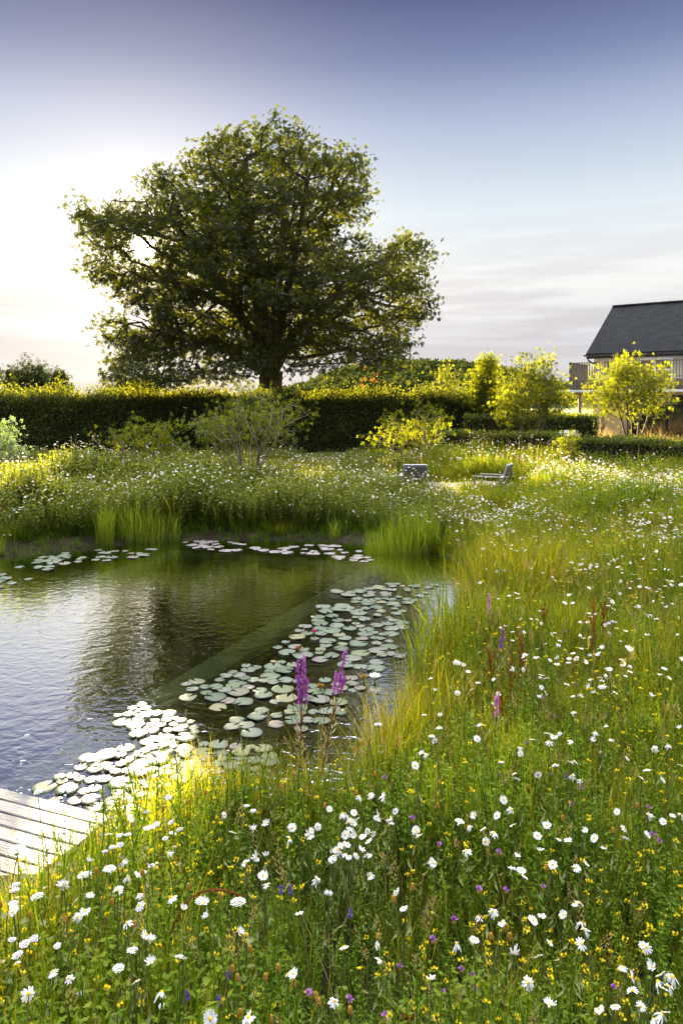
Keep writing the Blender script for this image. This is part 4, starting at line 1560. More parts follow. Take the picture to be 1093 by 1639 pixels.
PADS = [pad_mesh(s, M['lily']) for s in range(9)]
PADS_OLD = [pad_mesh(s + 20, M['lily_old']) for s in range(2)]
PADS_P = [pad_mesh(s + 40, M['lily_purple']) for s in range(3)]
PAD_REG = [
    ([(180, 1150), (225, 1128), (268, 1142), (318, 1158), (312, 1188), (245, 1202), (212, 1178)], .074, 40, 'pale sunlit lily pad in the small raft nearest the open water', PADS),
    ([(62, 1268), (100, 1238), (160, 1203), (235, 1198), (330, 1192), (420, 1195), (450, 1225), (330, 1250), (265, 1255), (205, 1305), (100, 1290)], .078, 78, 'pale lily pad in the raft against the deck and near bank', PADS),
    ([(262, 1118), (300, 1092), (348, 1088), (415, 1056), (470, 1062), (470, 1090), (600, 1085), (575, 1130), (480, 1172), (400, 1176), (366, 1164), (395, 1135), (330, 1132)], .088, 76, 'green lily pad in the raft behind the purple loosestrife', PADS),
    ([(440, 1035), (500, 985), (530, 952), (560, 930), (600, 905), (690, 917), (700, 935), (668, 962), (640, 985), (650, 1005), (625, 1035), (650, 1055), (590, 1078), (530, 1060), (470, 1052)], .092, 118, 'grey-green lily pad in the long raft along the submerged wall', PADS),
    ([(285, 868), (340, 863), (425, 878), (520, 871), (590, 886), (604, 900), (560, 899), (470, 887), (380, 886), (292, 876)], .105, 46, 'dull purple lily pad in the raft along the far bank', PADS_P),
    ([(-10, 920), (60, 893), (130, 880), (252, 878), (245, 890), (180, 897), (100, 905), (40, 930), (-10, 945)], .105, 40, 'silvery lily pad in the scattered raft at the left far bank', PADS),
]
npad = 0
for reg, rad, nmax, lab, meshes in PAD_REG:
    W = np.array([on_z(x, y)[:2] for x, y in reg])
    r_ = np.random.default_rng(len(reg) * 7 + nmax)
    placed = []
    tries = 0
    while len(placed) < nmax and tries < 9000:
        tries += 1
        x = r_.uniform(W[:, 0].min(), W[:, 0].max()); y = r_.uniform(W[:, 1].min(), W[:, 1].max())
        if not inside(W, np.array([x]), np.array([y]))[0]:
            continue
        s, t = deck_st(x, y)
        if s < DECK_S[1] + .06 and -.1 < t:
            continue
        if sdist(POND, np.array([x]), np.array([y]))[0] > -.06:
            continue
        if fbm(x * 1.5, y * 1.5, 31, 2) < .40 and nmax > 100:
            continue
        rr_ = rad * r_.uniform(.45, 1.08)
        if all((x - a) ** 2 + (y - b_) ** 2 > (.74 * (rr_ + c)) ** 2 for a, b_, c in placed):
            placed.append((x, y, rr_))
    for k_, (x, y, rr_) in enumerate(placed):
        old = meshes is PADS and r_.uniform() < .022 and nmax > 60
        me = (PADS_OLD if old else meshes)[int(r_.integers(0, 2 if old else len(meshes)))]
        o = bpy.data.objects.new('lily_pad', me)
        COL.objects.link(o)
        o.location = (x, y, .003 + .0022 * (k_ % 5))
        if old:
            rr_ *= .65
        o.scale = (rr_, rr_, rr_ * r_.uniform(.6, 1.2))
        o.rotation_euler = (r_.normal(0, .012), r_.normal(0, .012), r_.uniform(0, 6.28))
        tag(o, ('orange yellowing lily pad among green pads in the ' + lab.split(' in the ')[1]) if old else lab, 'lily pad', 'lily pads on the pond')
        npad += 1
print('lily pads', npad)


def lily_flower(px, py, label, mat, s):
    p = on_z(px, py, .03)
    t = empty('water_lily', p)
    tag(t, label, 'water lily', 'water lily flowers and buds')
    b = MB()
    for ring, (n, a, l) in enumerate(((8, .5, 1.0), (7, .95, .85), (5, 1.3, .65))):
        for i in range(n):
            th = i / n * 6.283 + ring * .4
            c, s_ = math.cos(th), math.sin(th)
            P = [(.1, 0, 0), (.55, .22, .1), (1, 0, .0), (.55, -.22, .1)]
            V = [((x * math.cos(a) * c - y * s_) * l * s, (x * math.cos(a) * s_ + y * c) * l * s, (x * math.sin(a) + z * .4) * l * s) for x, y, z in P]
            b.add(V, [[0, 1, 2, 3]], tint=.4 + .15 * ring)
    b.build('petals', mat, t)
    b = MB()
    b.tube([(0, 0, -.25), (0, 0, 0), (0, 0, s * .35)], [.005, .008, s * .16], 6)
    b.build('stem', M['stem'], t)


lily_flower(503, 1012, 'dark magenta water lily flower above the raft along the submerged wall', leaf_mat('magenta_petal', (.20, .01, .08), (.32, .02, .14), (.42, .05, .2), .3, (1, 1, 1), 0), .04)
lily_flower(478, 1040, 'dark closed water lily bud on the raft left of the magenta flower', M['dock'], .05)
lily_flower(513, 1100, 'small yellow-tipped lily bud between the two purple loosestrifes', M['seed'], .045)
lily_flower(582, 1086, 'brown lily bud right of the leaning loosestrife', M['seed'], .05)
lily_flower(600, 1086, 'pale open water lily flower beside a brown bud', M['umbel'], .07)


# ------------------------------------------------------------------ the wildflower meadow
HALF_W = 546.5 / F_PX


def free_mask(x, y, bank=.06):
    """where the meadow grows"""
    d = sdist(POND, x, y)
    s, t = deck_st(x, y)
    deck = (s < DECK_S[1] + .05) & (t > -.15) & (t < DECK_T[1] + .3) & (s > DECK_S[0])
    ok = (d > bank) & ~deck
    ok &= np.hypot((x - CLEAR[0]) / 1.75, (y - CLEAR[1] - .1) / 1.55) > 1
    # bare soil strip along the far bank
    far = (y > 11.6) & (x < .9) & (d < .42 + .35 * (fbm(x * 1.3, y * 1.3, 17) - .4))
    ok &= ~far
    # mown path before the hedge on the left
    lim = np.where(x < -1.0, 24.6, np.where(x < 2.0, 24.5, 23.6))
    ok &= y < lim
    # keep off the low hedges on the right
    a, b_ = np.array((6.3, 21.3)), np.array((10.5, 18.0))
    side = (b_[0] - a[0]) * (y - a[1]) - (b_[1] - a[1]) * (x - a[0])
    ok &= ~((side > 0) & (x > 5.6))
    return ok


def hmap(x, y):
    """height of the growth"""
    h = .45 + .34 * (fbm(x * 1.1, y * 1.1, 5) - .5) * 2
    farbank = np.clip((y - 12.3) / .9, 0, 1) * np.clip((1.6 - x) / 1.6, 0, 1)
    farbank = farbank * np.clip((17.2 - y) / 1.6, 0, 1)
    h = h + farbank * (.10 + .42 * (fbm(x * .9, y * 1.3, 44, 2) - .5) + .30 * np.clip((-x - .2) / 3, 0, 1))
    right = np.clip((x - 2.6) / 2, 0, 1) * np.clip((y - 8) / 4, 0, 1)
    h = h + right * .12
    h = h + np.clip((y - 18) / 4, 0, 1) * .20 * np.clip((x - 1.5) / 2, 0, 1)
    d = sdist(POND, x, y)
    h = h * np.clip(.45 + d / .7, .45, 1)
    s, t = deck_st(x, y)
    near_deck = np.clip(.5 + (s - DECK_S[1]) / .9, .5, 1)
    h = h * np.where((y < 5.5) & (t > -.6) & (t < 3.2) & (s > -.5), near_deck, 1.0)
    frontchair = np.exp(-((x - 2.4) / 2.2) ** 2) * np.clip((y - 12.6) / .8, 0, 1) * np.clip((17.0 - y) / .8, 0, 1)
    h = h * (1 - .06 * frontchair)
    return np.clip(h, .12, 1.2)


def sample(n, y0, y1, margin=1.4, bank=.06, r=None, power=1.0):
    """random meadow points in view between two depths"""
    r = r or rng
    n = int(n * (1 + 1.0 / ((y0 + y1) / 2 * HALF_W + .35)))
    y = np.sqrt(r.uniform(y0 ** 2, y1 ** 2, n))
    x = r.uniform(-1, 1, n) * (y * HALF_W + margin)
    m = free_mask(x, y, bank)
    return x[m], y[m]


# ---- templates (unit height 1 unless noted)
def stem_ribbon(b, p0, p1, w, tint=.5, mat=0, bend=(0, 0)):
    p0, p1 = np.asarray(p0, float), np.asarray(p1, float)
    mid = (p0 + p1) / 2 + np.array((bend[0], bend[1], 0))
    for s in (np.array((1, 0, 0)), np.array((0, 1, 0))):
        V = [p0 - s * w, p0 + s * w, mid + s * w * .8, mid - s * w * .8, p1 + s * w * .6, p1 - s * w * .6]
        b.add(V, [[0, 1, 2, 3], [3, 2, 4, 5]], tint=tint, mat=mat)


def forb_tmpl(seed, n_nodes, leaf_l, leaf_w, tri=True, droop=.2, per=1, stems=3, spread=.22):
    """leafy stems of height 1 with many small leaves; leaf size relative to the height"""
    r_ = np.random.default_rng(seed)
    b = MB()
    for s in range(stems):
        a = r_.uniform(0, 6.28); h = r_.uniform(.72, 1.05)
        top = np.array((math.cos(a) * spread * h, math.sin(a) * spread * h, h)) * (1 if stems > 1 else .9)
        b0 = np.array((math.cos(a) * .05, math.sin(a) * .05, 0))
        bend = r_.normal(0, .05, 2)
        stem_ribbon(b, b0, top, .008, .45, 0, bend)
        for i in range(n_nodes):
            t = (i + .6) / n_nodes
            c = b0 + (top - b0) * t + np.array((bend[0], bend[1], 0)) * 4 * t * (1 - t)
            th = i * 2.4 + r_.uniform(-.4, .4)
            for k_ in range(per):
                th2 = th + k_ * math.pi * 2 / per
                if tri:
                    for da in (-.8, 0, .8):
                        q = th2 + da
                        d = np.array((math.cos(q), math.sin(q), .35)); n_ = np.array((-math.sin(q), math.cos(q), 0))
                        p = c + np.array((math.cos(th2), math.sin(th2), .4)) * leaf_l * .5
                        l = leaf_l * r_.uniform(.7, 1.1)
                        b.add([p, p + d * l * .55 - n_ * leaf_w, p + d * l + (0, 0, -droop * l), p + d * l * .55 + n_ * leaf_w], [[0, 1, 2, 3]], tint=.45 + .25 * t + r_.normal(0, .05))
                else:
                    d = np.array((math.cos(th2), math.sin(th2), .9 - .5 * (1 - t))); d /= np.linalg.norm(d); n_ = np.array((-math.sin(th2), math.cos(th2), 0))
                    l = leaf_l * r_.uniform(.6, 1.1) * (1.15 - .5 * t)
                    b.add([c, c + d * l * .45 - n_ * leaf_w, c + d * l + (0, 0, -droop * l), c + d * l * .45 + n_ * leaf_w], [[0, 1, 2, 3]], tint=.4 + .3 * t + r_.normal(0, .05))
    return b.merged()


def tuft_tmpl(seed, n, lean, w, seg=3):
    r_ = np.random.default_rng(seed)
    b = MB()
    a = r_.uniform(0, 6.28, n); q = np.sqrt(r_.uniform(0, 1, n)) * .14
    base = np.stack([q * np.cos(a), q * np.sin(a), np.zeros(n)], 1)
    blade_mb(b, base, r_.uniform(.5, 1.08, n), a + r_.normal(0, .7, n), np.abs(r_.normal(lean, lean * .6, n)), np.full(n, w) * r_.uniform(.6, 1.3, n), r_.normal(.5, .15, n), seg, 1.1)
    return b.merged()


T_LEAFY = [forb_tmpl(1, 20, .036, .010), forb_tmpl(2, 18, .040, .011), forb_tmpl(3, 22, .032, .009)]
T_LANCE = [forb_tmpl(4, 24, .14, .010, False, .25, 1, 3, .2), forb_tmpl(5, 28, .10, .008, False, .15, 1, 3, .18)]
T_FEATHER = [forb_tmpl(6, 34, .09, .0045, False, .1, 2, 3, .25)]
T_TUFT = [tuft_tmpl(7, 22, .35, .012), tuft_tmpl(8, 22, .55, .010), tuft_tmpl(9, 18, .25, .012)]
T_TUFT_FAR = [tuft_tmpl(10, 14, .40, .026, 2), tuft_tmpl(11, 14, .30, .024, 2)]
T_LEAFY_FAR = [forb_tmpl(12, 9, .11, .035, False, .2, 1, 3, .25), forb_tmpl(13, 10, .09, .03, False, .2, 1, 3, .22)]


def spread(b, tm, x, y, hs, tilt=.10, jit=.05, tint=None, xy=None):
    """bakes random variants of a plant at the points, scaled to height"""
    n = len(x)
    if n == 0:
        return
    z = ground_z(x, y) - .01
    which = rng.integers(0, len(tm), n)
    patch = fbm(x * .8, y * .8, 13)
    tt = (.32 + .4 * patch if tint is None else tint) + rng.normal(0, .10, n)
    for k_ in range(len(tm)):
        m = which == k_
        s = hs[m]
        b.put(tm[k_], np.stack([x[m], y[m], z[m]], 1), rots(int(m.sum()), None, np.abs(rng.normal(0, tilt, int(m.sum()))), s if xy is None else s * xy, s), tt[m], jit)


bg_, bf_, bk_ = MB(), MB(), MB()      # grass, forbs
zones = ((1.35, 3.2, 900, 1), (3.2, 5.2, 1150, 1), (5.2, 8.5, 2300, 1), (8.5, 13.0, 3600, 2), (13.0, 17.5, 6800, 2), (17.5, 24.5, 9500, 2))
for y0, y1, n, lod in zones:
    near = lod == 1
    # leafy ground layer
    x, y = sample(n * 2, y0, y1)
    h = hmap(x, y) * rng.uniform(.5, 1.05, len(x))
    grassy = fbm(x * .7, y * .7, 23)
    kind = rng.uniform(0, 1, len(x)) + (grassy - .5) * .9
    # the bank margins and the yellow strip are grassier
    d = sdist(POND, x, y)
    kind = kind - .12 * (y < 5) + .35 * (d < .5) * (y < 9) - .42 * ((y > 12) & (x < 1.8))
    m1 = kind < .30; m2 = (kind >= .30) & (kind < .46); m3 = (kind >= .46) & (kind < .62); m4 = kind >= .62
    if near:
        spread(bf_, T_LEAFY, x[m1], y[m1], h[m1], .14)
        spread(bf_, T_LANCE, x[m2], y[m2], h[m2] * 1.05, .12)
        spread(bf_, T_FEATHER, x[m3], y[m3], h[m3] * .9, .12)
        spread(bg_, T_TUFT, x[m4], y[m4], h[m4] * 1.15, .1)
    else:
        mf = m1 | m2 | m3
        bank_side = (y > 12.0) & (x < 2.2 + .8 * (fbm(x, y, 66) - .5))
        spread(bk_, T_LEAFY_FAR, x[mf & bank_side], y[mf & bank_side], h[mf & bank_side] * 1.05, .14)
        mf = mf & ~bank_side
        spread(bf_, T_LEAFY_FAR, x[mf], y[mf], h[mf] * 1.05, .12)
        spread(bg_, T_TUFT_FAR, x[m4], y[m4], h[m4] * 1.15, .1)
sh = MB()
for i in range(26):
    a_, f_ = i * 2.4, i / 26
    r0_ = .09 * math.sin(math.pi * min(1, f_ + .12)) + .02
    c_ = np.array((math.cos(a_) * r0_, math.sin(a_) * r0_, f_ - .15))
    d_ = np.array((math.cos(a_) * .5, math.sin(a_) * .5, 1.0)) * .13
    n_ = np.array((-math.sin(a_), math.cos(a_), 0)) * .03
    sh.add([c_, c_ + d_ * .5 + n_, c_ + d_, c_ + d_ * .5 - n_], [[0, 1, 2, 3]], tint=.5)
T_SEEDHEAD = sh.merged()
# low sward that hides the soil
for y0, y1, n in ((1.3, 5, 1500), (5, 13, 3200), (13, 24.5, 5000)):
    x, y = sample(n, y0, y1, bank=.02)
    spread(bg_, T_TUFT if y1 <= 5 else T_TUFT_FAR, x, y, hmap(x, y) * rng.uniform(.25, .45, len(x)), .25, .05, .2, 1.4)  # dark tint paints shade into the hollows
# small growth creeping over the soil of the far bank and into the water
b = MB()
x = rng.uniform(-8, 2.2, 14000); y = rng.uniform(10.6, 14.2, 14000)
d = sdist(POND, x, y)
m = (d > -.12) & (d < .9) & (y > 10.8) & (rng.uniform(0, 1, 14000) < np.clip((fbm(x * 1.6, y * 2.2, 91) - .24) * 3.4, 0, 1))
x, y = x[m], y[m]
spread(b, T_LEAFY_FAR + T_TUFT_FAR, x, y, rng.uniform(.06, .26, len(x)) * np.clip(.6 + d[m], .5, 1.2), .3, .06, .3, 1.2)
tag(b.build('bank_growth', M['forb']), kind='stuff', label='low growth creeping over the dark soil of the far bank', cat='bank plants')
# thin flowering grass stems above the growth
b = MB()
for y0, y1, n, w in ((1.7, 5, 560, .0030), (5, 12, 3400, .0048), (12, 24.5, 8500, .009)):
    x, y = sample(n, y0, y1)
    k_ = len(x)
    keep = rng.uniform(0, 1, k_) < np.where((y > 12) & (x < 1.8), .35, 1.0)
    x, y = x[keep], y[keep]; k_ = len(x)
    h = hmap(x, y) * rng.uniform(1.0, 1.5, k_)
    base = np.stack([x, y, ground_z(x, y)], 1)
    az = rng.uniform(0, 6.28, k_); ln = np.abs(rng.normal(.24, .18, k_)); tt = rng.normal(.5, .25, k_)
    blade_mb(b, base, h, az, ln, np.full(k_, w), tt, 4, 1.3)
    if y0 < 12:      # soft seed heads on half of the stems
        m = rng.uniform(0, 1, k_) < .5
        tip = base + np.stack([np.cos(az) * h * ln, np.sin(az) * h * ln, h * (1 - .28 * np.minimum(ln, 1.4))], 1)
        k2 = int(m.sum())
        b.put(T_SEEDHEAD, tip[m], rots(k2, None, ln[m] * 1.5, rng.uniform(.05, .09, k2), None, az[m]), tt[m], .1)
tag(b.build('flowering_grass', M['straw']), kind='stuff', label='thin straw-coloured grass stems standing above the meadow', cat='grass')
tag(bg_.build('meadow_grass', M['grass']), kind='stuff', label='long green and yellow-green meadow grass', cat='grass')
tag(bf_.build('meadow_foliage', M['forb']), kind='stuff', label='leafy green wildflower growth of the meadow', cat='meadow')


tag(bk_.build('bank_foliage', M['bank_forb']), kind='stuff', label='tall grey-green flowering growth on the bank beyond the pond', cat='meadow')


# ------------------------------------------------------------------ daisies
def daisy_parts(seed, n=15, cup=.12, miss=0):
    """petal ring of diameter 1 and eye, both about the origin"""
    r_ = np.random.default_rng(seed)
    b = MB()
    for i in range(n):
        if i < miss:
            continue
        a = i / n * 6.283 + r_.normal(0, .05)
        l = .5 * r_.uniform(.86, 1.06)
        dz = cup * r_.uniform(.2, 1.6) - .06
        c, s = math.cos(a), math.sin(a)
        tw = r_.normal(0, .05)
        P = [(.10, -.035, 0), (.10, .035, 0), (.30, .072, dz * .5 + tw * .5), (.30, -.072, dz * .5 - tw * .5), (l * .93, .055, dz), (l, 0, dz - .015), (l * .93, -.055, dz)]
        V = [(x * c - y * s, x * s + y * c, z) for x, y, z in P]
        b.add(V, [[0, 1, 2, 3], [3, 2, 4, 6]], [[4, 5, 6]], tint=.5 + r_.normal(0, .15))
    e = MB()
    dome(e, .135, .085, 9)
    return b, e


def dome(b, r, h, n, z=0.0, tint=.5, mat=0):
    V = [(r * math.cos(i / n * 6.283), r * math.sin(i / n * 6.283), z - .01) for i in range(n)]
    V += [(r * .75 * math.cos(i / n * 6.283), r * .75 * math.sin(i / n * 6.283), z + h * .75) for i in range(n)]
    V += [(0, 0, z + h)]
    b.add(V, [[i, (i + 1) % n, n + (i + 1) % n, n + i] for i in range(n)], [[n + i, n + (i + 1) % n, 2 * n] for i in range(n)], tint, mat)


HEADS = []
for s, (n, cup, miss) in enumerate(((15, .05, 0), (17, .12, 0), (14, .22, 0), (16, -.12, 0), (13, .02, 3), (18, .08, 0), (12, -.02, 2), (11, -.38, 3), (16, .50, 0), (14, -.22, 1))):
    pb, eb = daisy_parts(s, n, cup, miss)
    HEADS.append((pb.mesh('petals', M['petal']), eb.mesh('flower_eye', M['daisy_eye'], True)))
STEMS = []
for s in range(5):
    b = MB()
    bx = .10 * (s - 2) / 2
    pts = [(bx * (t - t * t) * 4 * .6 + .0, .03 * math.sin(t * 3 + s), t) for t in np.linspace(-.02, 1, 6)]
    pts = [(x - pts[-1][0] * t, y - pts[-1][1] * t, z) for (x, y, z), t in zip(pts, np.linspace(0, 1, 6))]
    b.tube(pts, [.0021] * 5 + [.0017], 4, .5, 0, False)
    for i in range(4):
        t = .15 + i * .16
        th = i * 2.4 + s
        c = np.array((0, .03 * math.sin(t * 3 + s), t)); d = np.array((math.cos(th), math.sin(th), 0))
        nn = np.array((-math.sin(th), math.cos(th), 0))
        b.add([c, c + d * .025 + nn * .006 + (0, 0, .04), c + d * .035 + (0, 0, .09), c + d * .025 - nn * .006 + (0, 0, .04)], [[0, 1, 2, 3]], tint=.6)
    STEMS.append(b.mesh('stem', M['stem']))


def area_phrase(px, py):
    if py > 1440:
        if px < 200: return 'in the lower left corner below the deck'
        if px < 420: return 'in the lower left part of the foreground'
        if px < 640: return 'in the dark leafy growth at the bottom middle'
        if px < 860: return 'among yellow trefoil at the bottom right of centre'
        return 'in the loose clump in the bottom right corner'
    if py > 1290:
        if px < 170: return 'leaning over the wooden deck'
        if px < 330: return 'in the lit growth just right of the deck'
        if px < 480: return 'left of the dense white clump in the foreground'
        if px < 640: return 'in the dense white clump below the loosestrifes'
        if px < 830: return 'in the green growth right of the dense white clump'
        return 'on the right side of the foreground meadow'
    if py > 1130:
        if px < 560: return 'at the near pond edge around the loosestrifes'
        if px < 740: return 'on the grassy right bank close to the water'
        if px < 920: return 'in the middle of the right bank slope'
        return 'at the right edge of the picture on the slope'
    if px < 860: return 'beside the reddish docks on the right bank'
    return 'high on the right-hand meadow slope'


n_daisy = 0


def daisy(px, py, zrel=None, size=None, r=None):
    """one oxeye daisy whose head shows at the photograph pixel"""
    global n_daisy
    r = r or rng
    # head height above the water fixed by the growth there; iterate the depth
    z = .62
    for _ in range(4):
        Y = (CAM_Z - z) * F_PX / (py - HY)
        X = (px - CX) / F_PX * Y
        g = max(gz(X, Y), -.02)
        h = float(hmap(np.array([X]), np.array([Y]))[0]) * (zrel if zrel else 1.18) + .02
        z = .5 * z + .5 * (g + h)
    Y = (CAM_Z - z) * F_PX / (py - HY)
    X = (px - CX) / F_PX * Y
    g = max(gz(X, Y), -.05)
    h = z - g
    if h < .08:
        return
    k_ = n_daisy
    t = empty('oxeye_daisy', (X, Y, g), r.uniform(0, 6.28))
    tag(t, 'white oxeye daisy ' + area_phrase(px, py), 'daisy', 'oxeye daisies')
    pm, em = HEADS[int(r.integers(0, len(HEADS)))]
    s = size or r.uniform(.028, .041)
    st = bpy.data.objects.new('stem', STEMS[int(r.integers(0, len(STEMS)))])
    st.scale = (1.1, 1.1, h)
    tx, ty = r.normal(.0, .46), r.normal(.0, .46)
    for me, nm in ((pm, 'petals'), (em, 'flower_eye')):
        o = bpy.data.objects.new(nm, me)
        COL.objects.link(o)
        o.parent = t
        o.location = (0, 0, h)
        o.rotation_euler = (tx, ty, 0)
        o.scale = (s, s, s)
    COL.objects.link(st)
    st.parent = t
    n_daisy += 1


D7 = [(928, 288), (787, 362), (395, 357), (537, 330), (551, 474), (585, 510), (448, 462), (447, 498), (407, 553), (274, 515), (250, 537), (240, 487), (205, 432), (197, 436), (287, 358), (488, 611), (424, 643),
      (585, 670), (575, 662), (484, 682), (222, 731), (93, 781), (437, 742), (520, 775), (675, 862), (798, 857), (925, 718), (940, 717), (660, 538), (765, 582), (1015, 415), (1050, 466), (843, 403), (855, 433), (820, 347), (935, 250), (850, 238), (720, 208), (815, 255), (745, 265),
      (1070, 805), (410, 405), (440, 400), (485, 370), (350, 270), (380, 450), (290, 460), (345, 380), (655, 492), (470, 592), (170, 712), (45, 508), (40, 520), (420, 220), (470, 205), (540, 150), (1065, 350), (1080, 320), (990, 275), (1055, 190)]
D8 = [(572, 12), (683, 46), (628, 80), (553, 75), (562, 93), (736, 82), (766, 97), (519, 160), (545, 190), (497, 210), (425, 210), (548, 240), (657, 243), (778, 255), (637, 322), (627, 275), (697, 287), (725, 293), (808, 282), (838, 317), (675, 367), (750, 377), (783, 365),
      (586, 404), (547, 380), (575, 385), (562, 340), (490, 265), (461, 292), (453, 253), (405, 245), (377, 230), (399, 322), (240, 260), (248, 272), (292, 361), (90, 403), (172, 196), (118, 217), (155, 222), (133, 147), (57, 147), (880, 198), (980, 208), (1058, 210), (908, 282), (978, 271),
      (905, 250), (1085, 207), (1028, 230), (1027, 97), (975, 63), (960, 90), (1085, 50), (745, 492), (760, 490), (709, 527), (642, 532), (612, 545), (512, 553), (484, 517), (437, 532), (425, 607), (368, 620), (552, 655), (629, 660), (667, 615), (768, 620), (776, 574), (766, 553), (597, 744), (118, 673), (116, 627),
      (8, 630), (963, 625), (975, 630), (901, 695), (930, 725), (994, 695), (1020, 720), (1045, 755), (1035, 840), (1025, 845), (998, 862), (957, 820), (875, 822), (823, 828), (668, 815), (930, 770), (1060, 725), (1010, 740), (1040, 725), (1030, 765), (200, 508), (288, 733)]
DC = [(230, 332), (248, 272), (583, 283), (570, 372), (500, 435), (477, 460), (560, 425), (590, 225), (627, 222), (560, 215), (540, 190), (605, 185), (685, 292), (660, 325), (718, 313), (690, 350), (690, 435), (680, 440), (650, 402), (535, 380), (545, 365), (625, 435), (580, 310), (605, 315), (555, 315), (575, 440), (600, 250), (575, 240), (715, 300),
      (747, 213), (815, 225), (825, 240), (847, 176), (967, 285), (985, 320), (776, 85), (638, 90), (700, 85), (710, 100), (390, 573), (454, 665), (703, 553), (100, 603), (38, 450), (97, 437), (92, 250), (25, 280), (1065, 477), (850, 645), (898, 743), (287, 770), (485, 400), (520, 410), (350, 320), (395, 265), (360, 290)]
for lst, ox, oy, k_ in ((D7, 0, 1200, 2.002), (D8, 546, 1200, 1.998), (DC, 400, 1250, 3.643)):
    for a, c in lst:
        daisy(ox + a / k_, oy + c / k_)
r_ = np.random.default_rng(77)
while n_daisy < 300:
    py = r_.uniform(960, 1230)
    px = r_.uniform(650, 1093)
    if px < 742 - (py - 960) * .45 or r_.uniform() > .35 + 1.2 * fbm(px / 70, py / 60, 41, 2) - .25:
        continue
    daisy(px, py, r=r_)
print('daisies', n_daisy)


# the rest of the daisies, too many to count
def daisy_far_tmpl(seed, eye=True):
    r_ = np.random.default_rng(seed)
    b = MB()
    n = 9
    V = [(0, 0, .02)]
    for i in range(2 * n):
        a = i / (2 * n) * 6.283
        l = .5 if i % 2 == 0 else .34
        V.append((l * math.cos(a), l * math.sin(a), r_.normal(.02, .05)))
    b.add(V, None, [[0, 1 + i, 1 + (i + 1) % (2 * n)] for i in range(2 * n)], .5, 0)
    dome(b, .16, .10, 6, .02, .5, 1)
    return b.merged()


T_DF = [daisy_far_tmpl(s) for s in range(4)]
b = MB(); bs = MB()
for y0, y1, n, sz in ((4.6, 9.0, 800, .042), (9.0, 13.0, 2100, .046), (13.0, 17.5, 5600, .052), (17.5, 24.0, 2600, .056)):
    x, y = sample(n * 2, y0, y1)
    dens = fbm(x * .75, y * .75, 61, 3)
    keep = rng.uniform(0, 1, len(x)) < np.clip((dens - .33) * 2.6, 0.04, 1) * np.where((y > 12.5) & (x < 2.2), 1.0, .9)
    # the near slope already carries its individual flowers
    keep &= ~((y < 8) & (x < 1.2))
    x, y = x[keep], y[keep]
    k_ = len(x)
    h = hmap(x, y) * np.where((y > 12) & (x < 2.0), rng.uniform(.55, 1.25, k_), rng.uniform(.85, 1.28, k_))
    z = ground_z(x, y) + h
    for j in range(4):
        m = (np.arange(k_) % 4) == j
        b.put(T_DF[j], np.stack([x[m], y[m], z[m]], 1), rots(int(m.sum()), None, np.abs(rng.normal(.0, .55, int(m.sum()))), sz * rng.uniform(.7, 1.15, int(m.sum()))), .5, .05)
    base = np.stack([x, y, z - h * .6], 1)
    blade_mb(bs, base, h * .6, rng.uniform(0, 6.28, k_), np.full(k_, .05), np.full(k_, .003 + .0002 * y0), rng.normal(.5, .2, k_), 2)
tag(b.build('meadow_daisies', [M['petal'], M['daisy_eye']]), kind='stuff', label='countless white daisies spread over the farther meadow', cat='daisies')
tag(bs.build('daisy_stems', M['stem']), kind='stuff', label='thin stems under the farther daisies', cat='stems')

# ------------------------------------------------------------------ yellow trefoil
TRE = []
for s in range(5):
    r_ = np.random.default_rng(s + 300)
    b = MB()
    h = .16
    stem_ribbon(b, (0, 0, -h), (0, 0, 0), .0012, .5, 1, r_.normal(0, .01, 2))
    for i in range(4 + s % 3):
        a = i * 1.5 + r_.uniform(0, .5)
        c = np.array((math.cos(a) * .007, math.sin(a) * .007, .002 * (i % 2)))
        for q, l in ((a, .0085), (a + .7, .006), (a - .7, .006)):
            d = np.array((math.cos(q), math.sin(q), .35)); nn = np.array((-math.sin(q), math.cos(q), .2))
            b.add([c, c + d * l * .5 + nn * .0045, c + d * l + (0, 0, .004), c + d * l * .5 - nn * .0045], [[0, 1, 2, 3]], tint=.5 + r_.normal(0, .2), mat=0)
    TRE.append(b)
TRE_ME = [b.mesh('yellow_trefoil', [M['trefoil'], M['stem']]) for b in TRE]
r_ = np.random.default_rng(401)
n_t = 0
while n_t < 300:
    py = r_.uniform(1290, 1660); px = r_.uniform(-10, 1100)
    if r_.uniform() > np.clip(2.6 * (fbm(px / 90, py / 80, 71, 2) - .30), .05, 1):
        continue
    z = r_.uniform(.34, .60)
    Y = (CAM_Z - z) * F_PX / (py - HY); X = (px - CX) / F_PX * Y
    if not free_mask(np.array([X]), np.array([Y]))[0]:
        continue
    hm_ = float(hmap(np.array([X]), np.array([Y]))[0]); g = gz(X, Y)
    if not (.55 * hm_ < z - g < 1.1 * hm_):
        z = g + hm_ * r_.uniform(.75, 1.0)
    o = bpy.data.objects.new('yellow_trefoil', TRE_ME[n_t % 5])
    COL.objects.link(o)
    o.location = (X, Y, z)
    s = r_.uniform(.55, .95)
    o.scale = (s, s, 1.0)
    o.rotation_euler = (r_.normal(0, .25), r_.normal(0, .25), r_.uniform(0, 6.28))
    tag(o, 'tiny yellow trefoil flower ' + area_phrase(px, py), 'trefoil', 'yellow trefoil flowers')
    n_t += 1
b = MB()
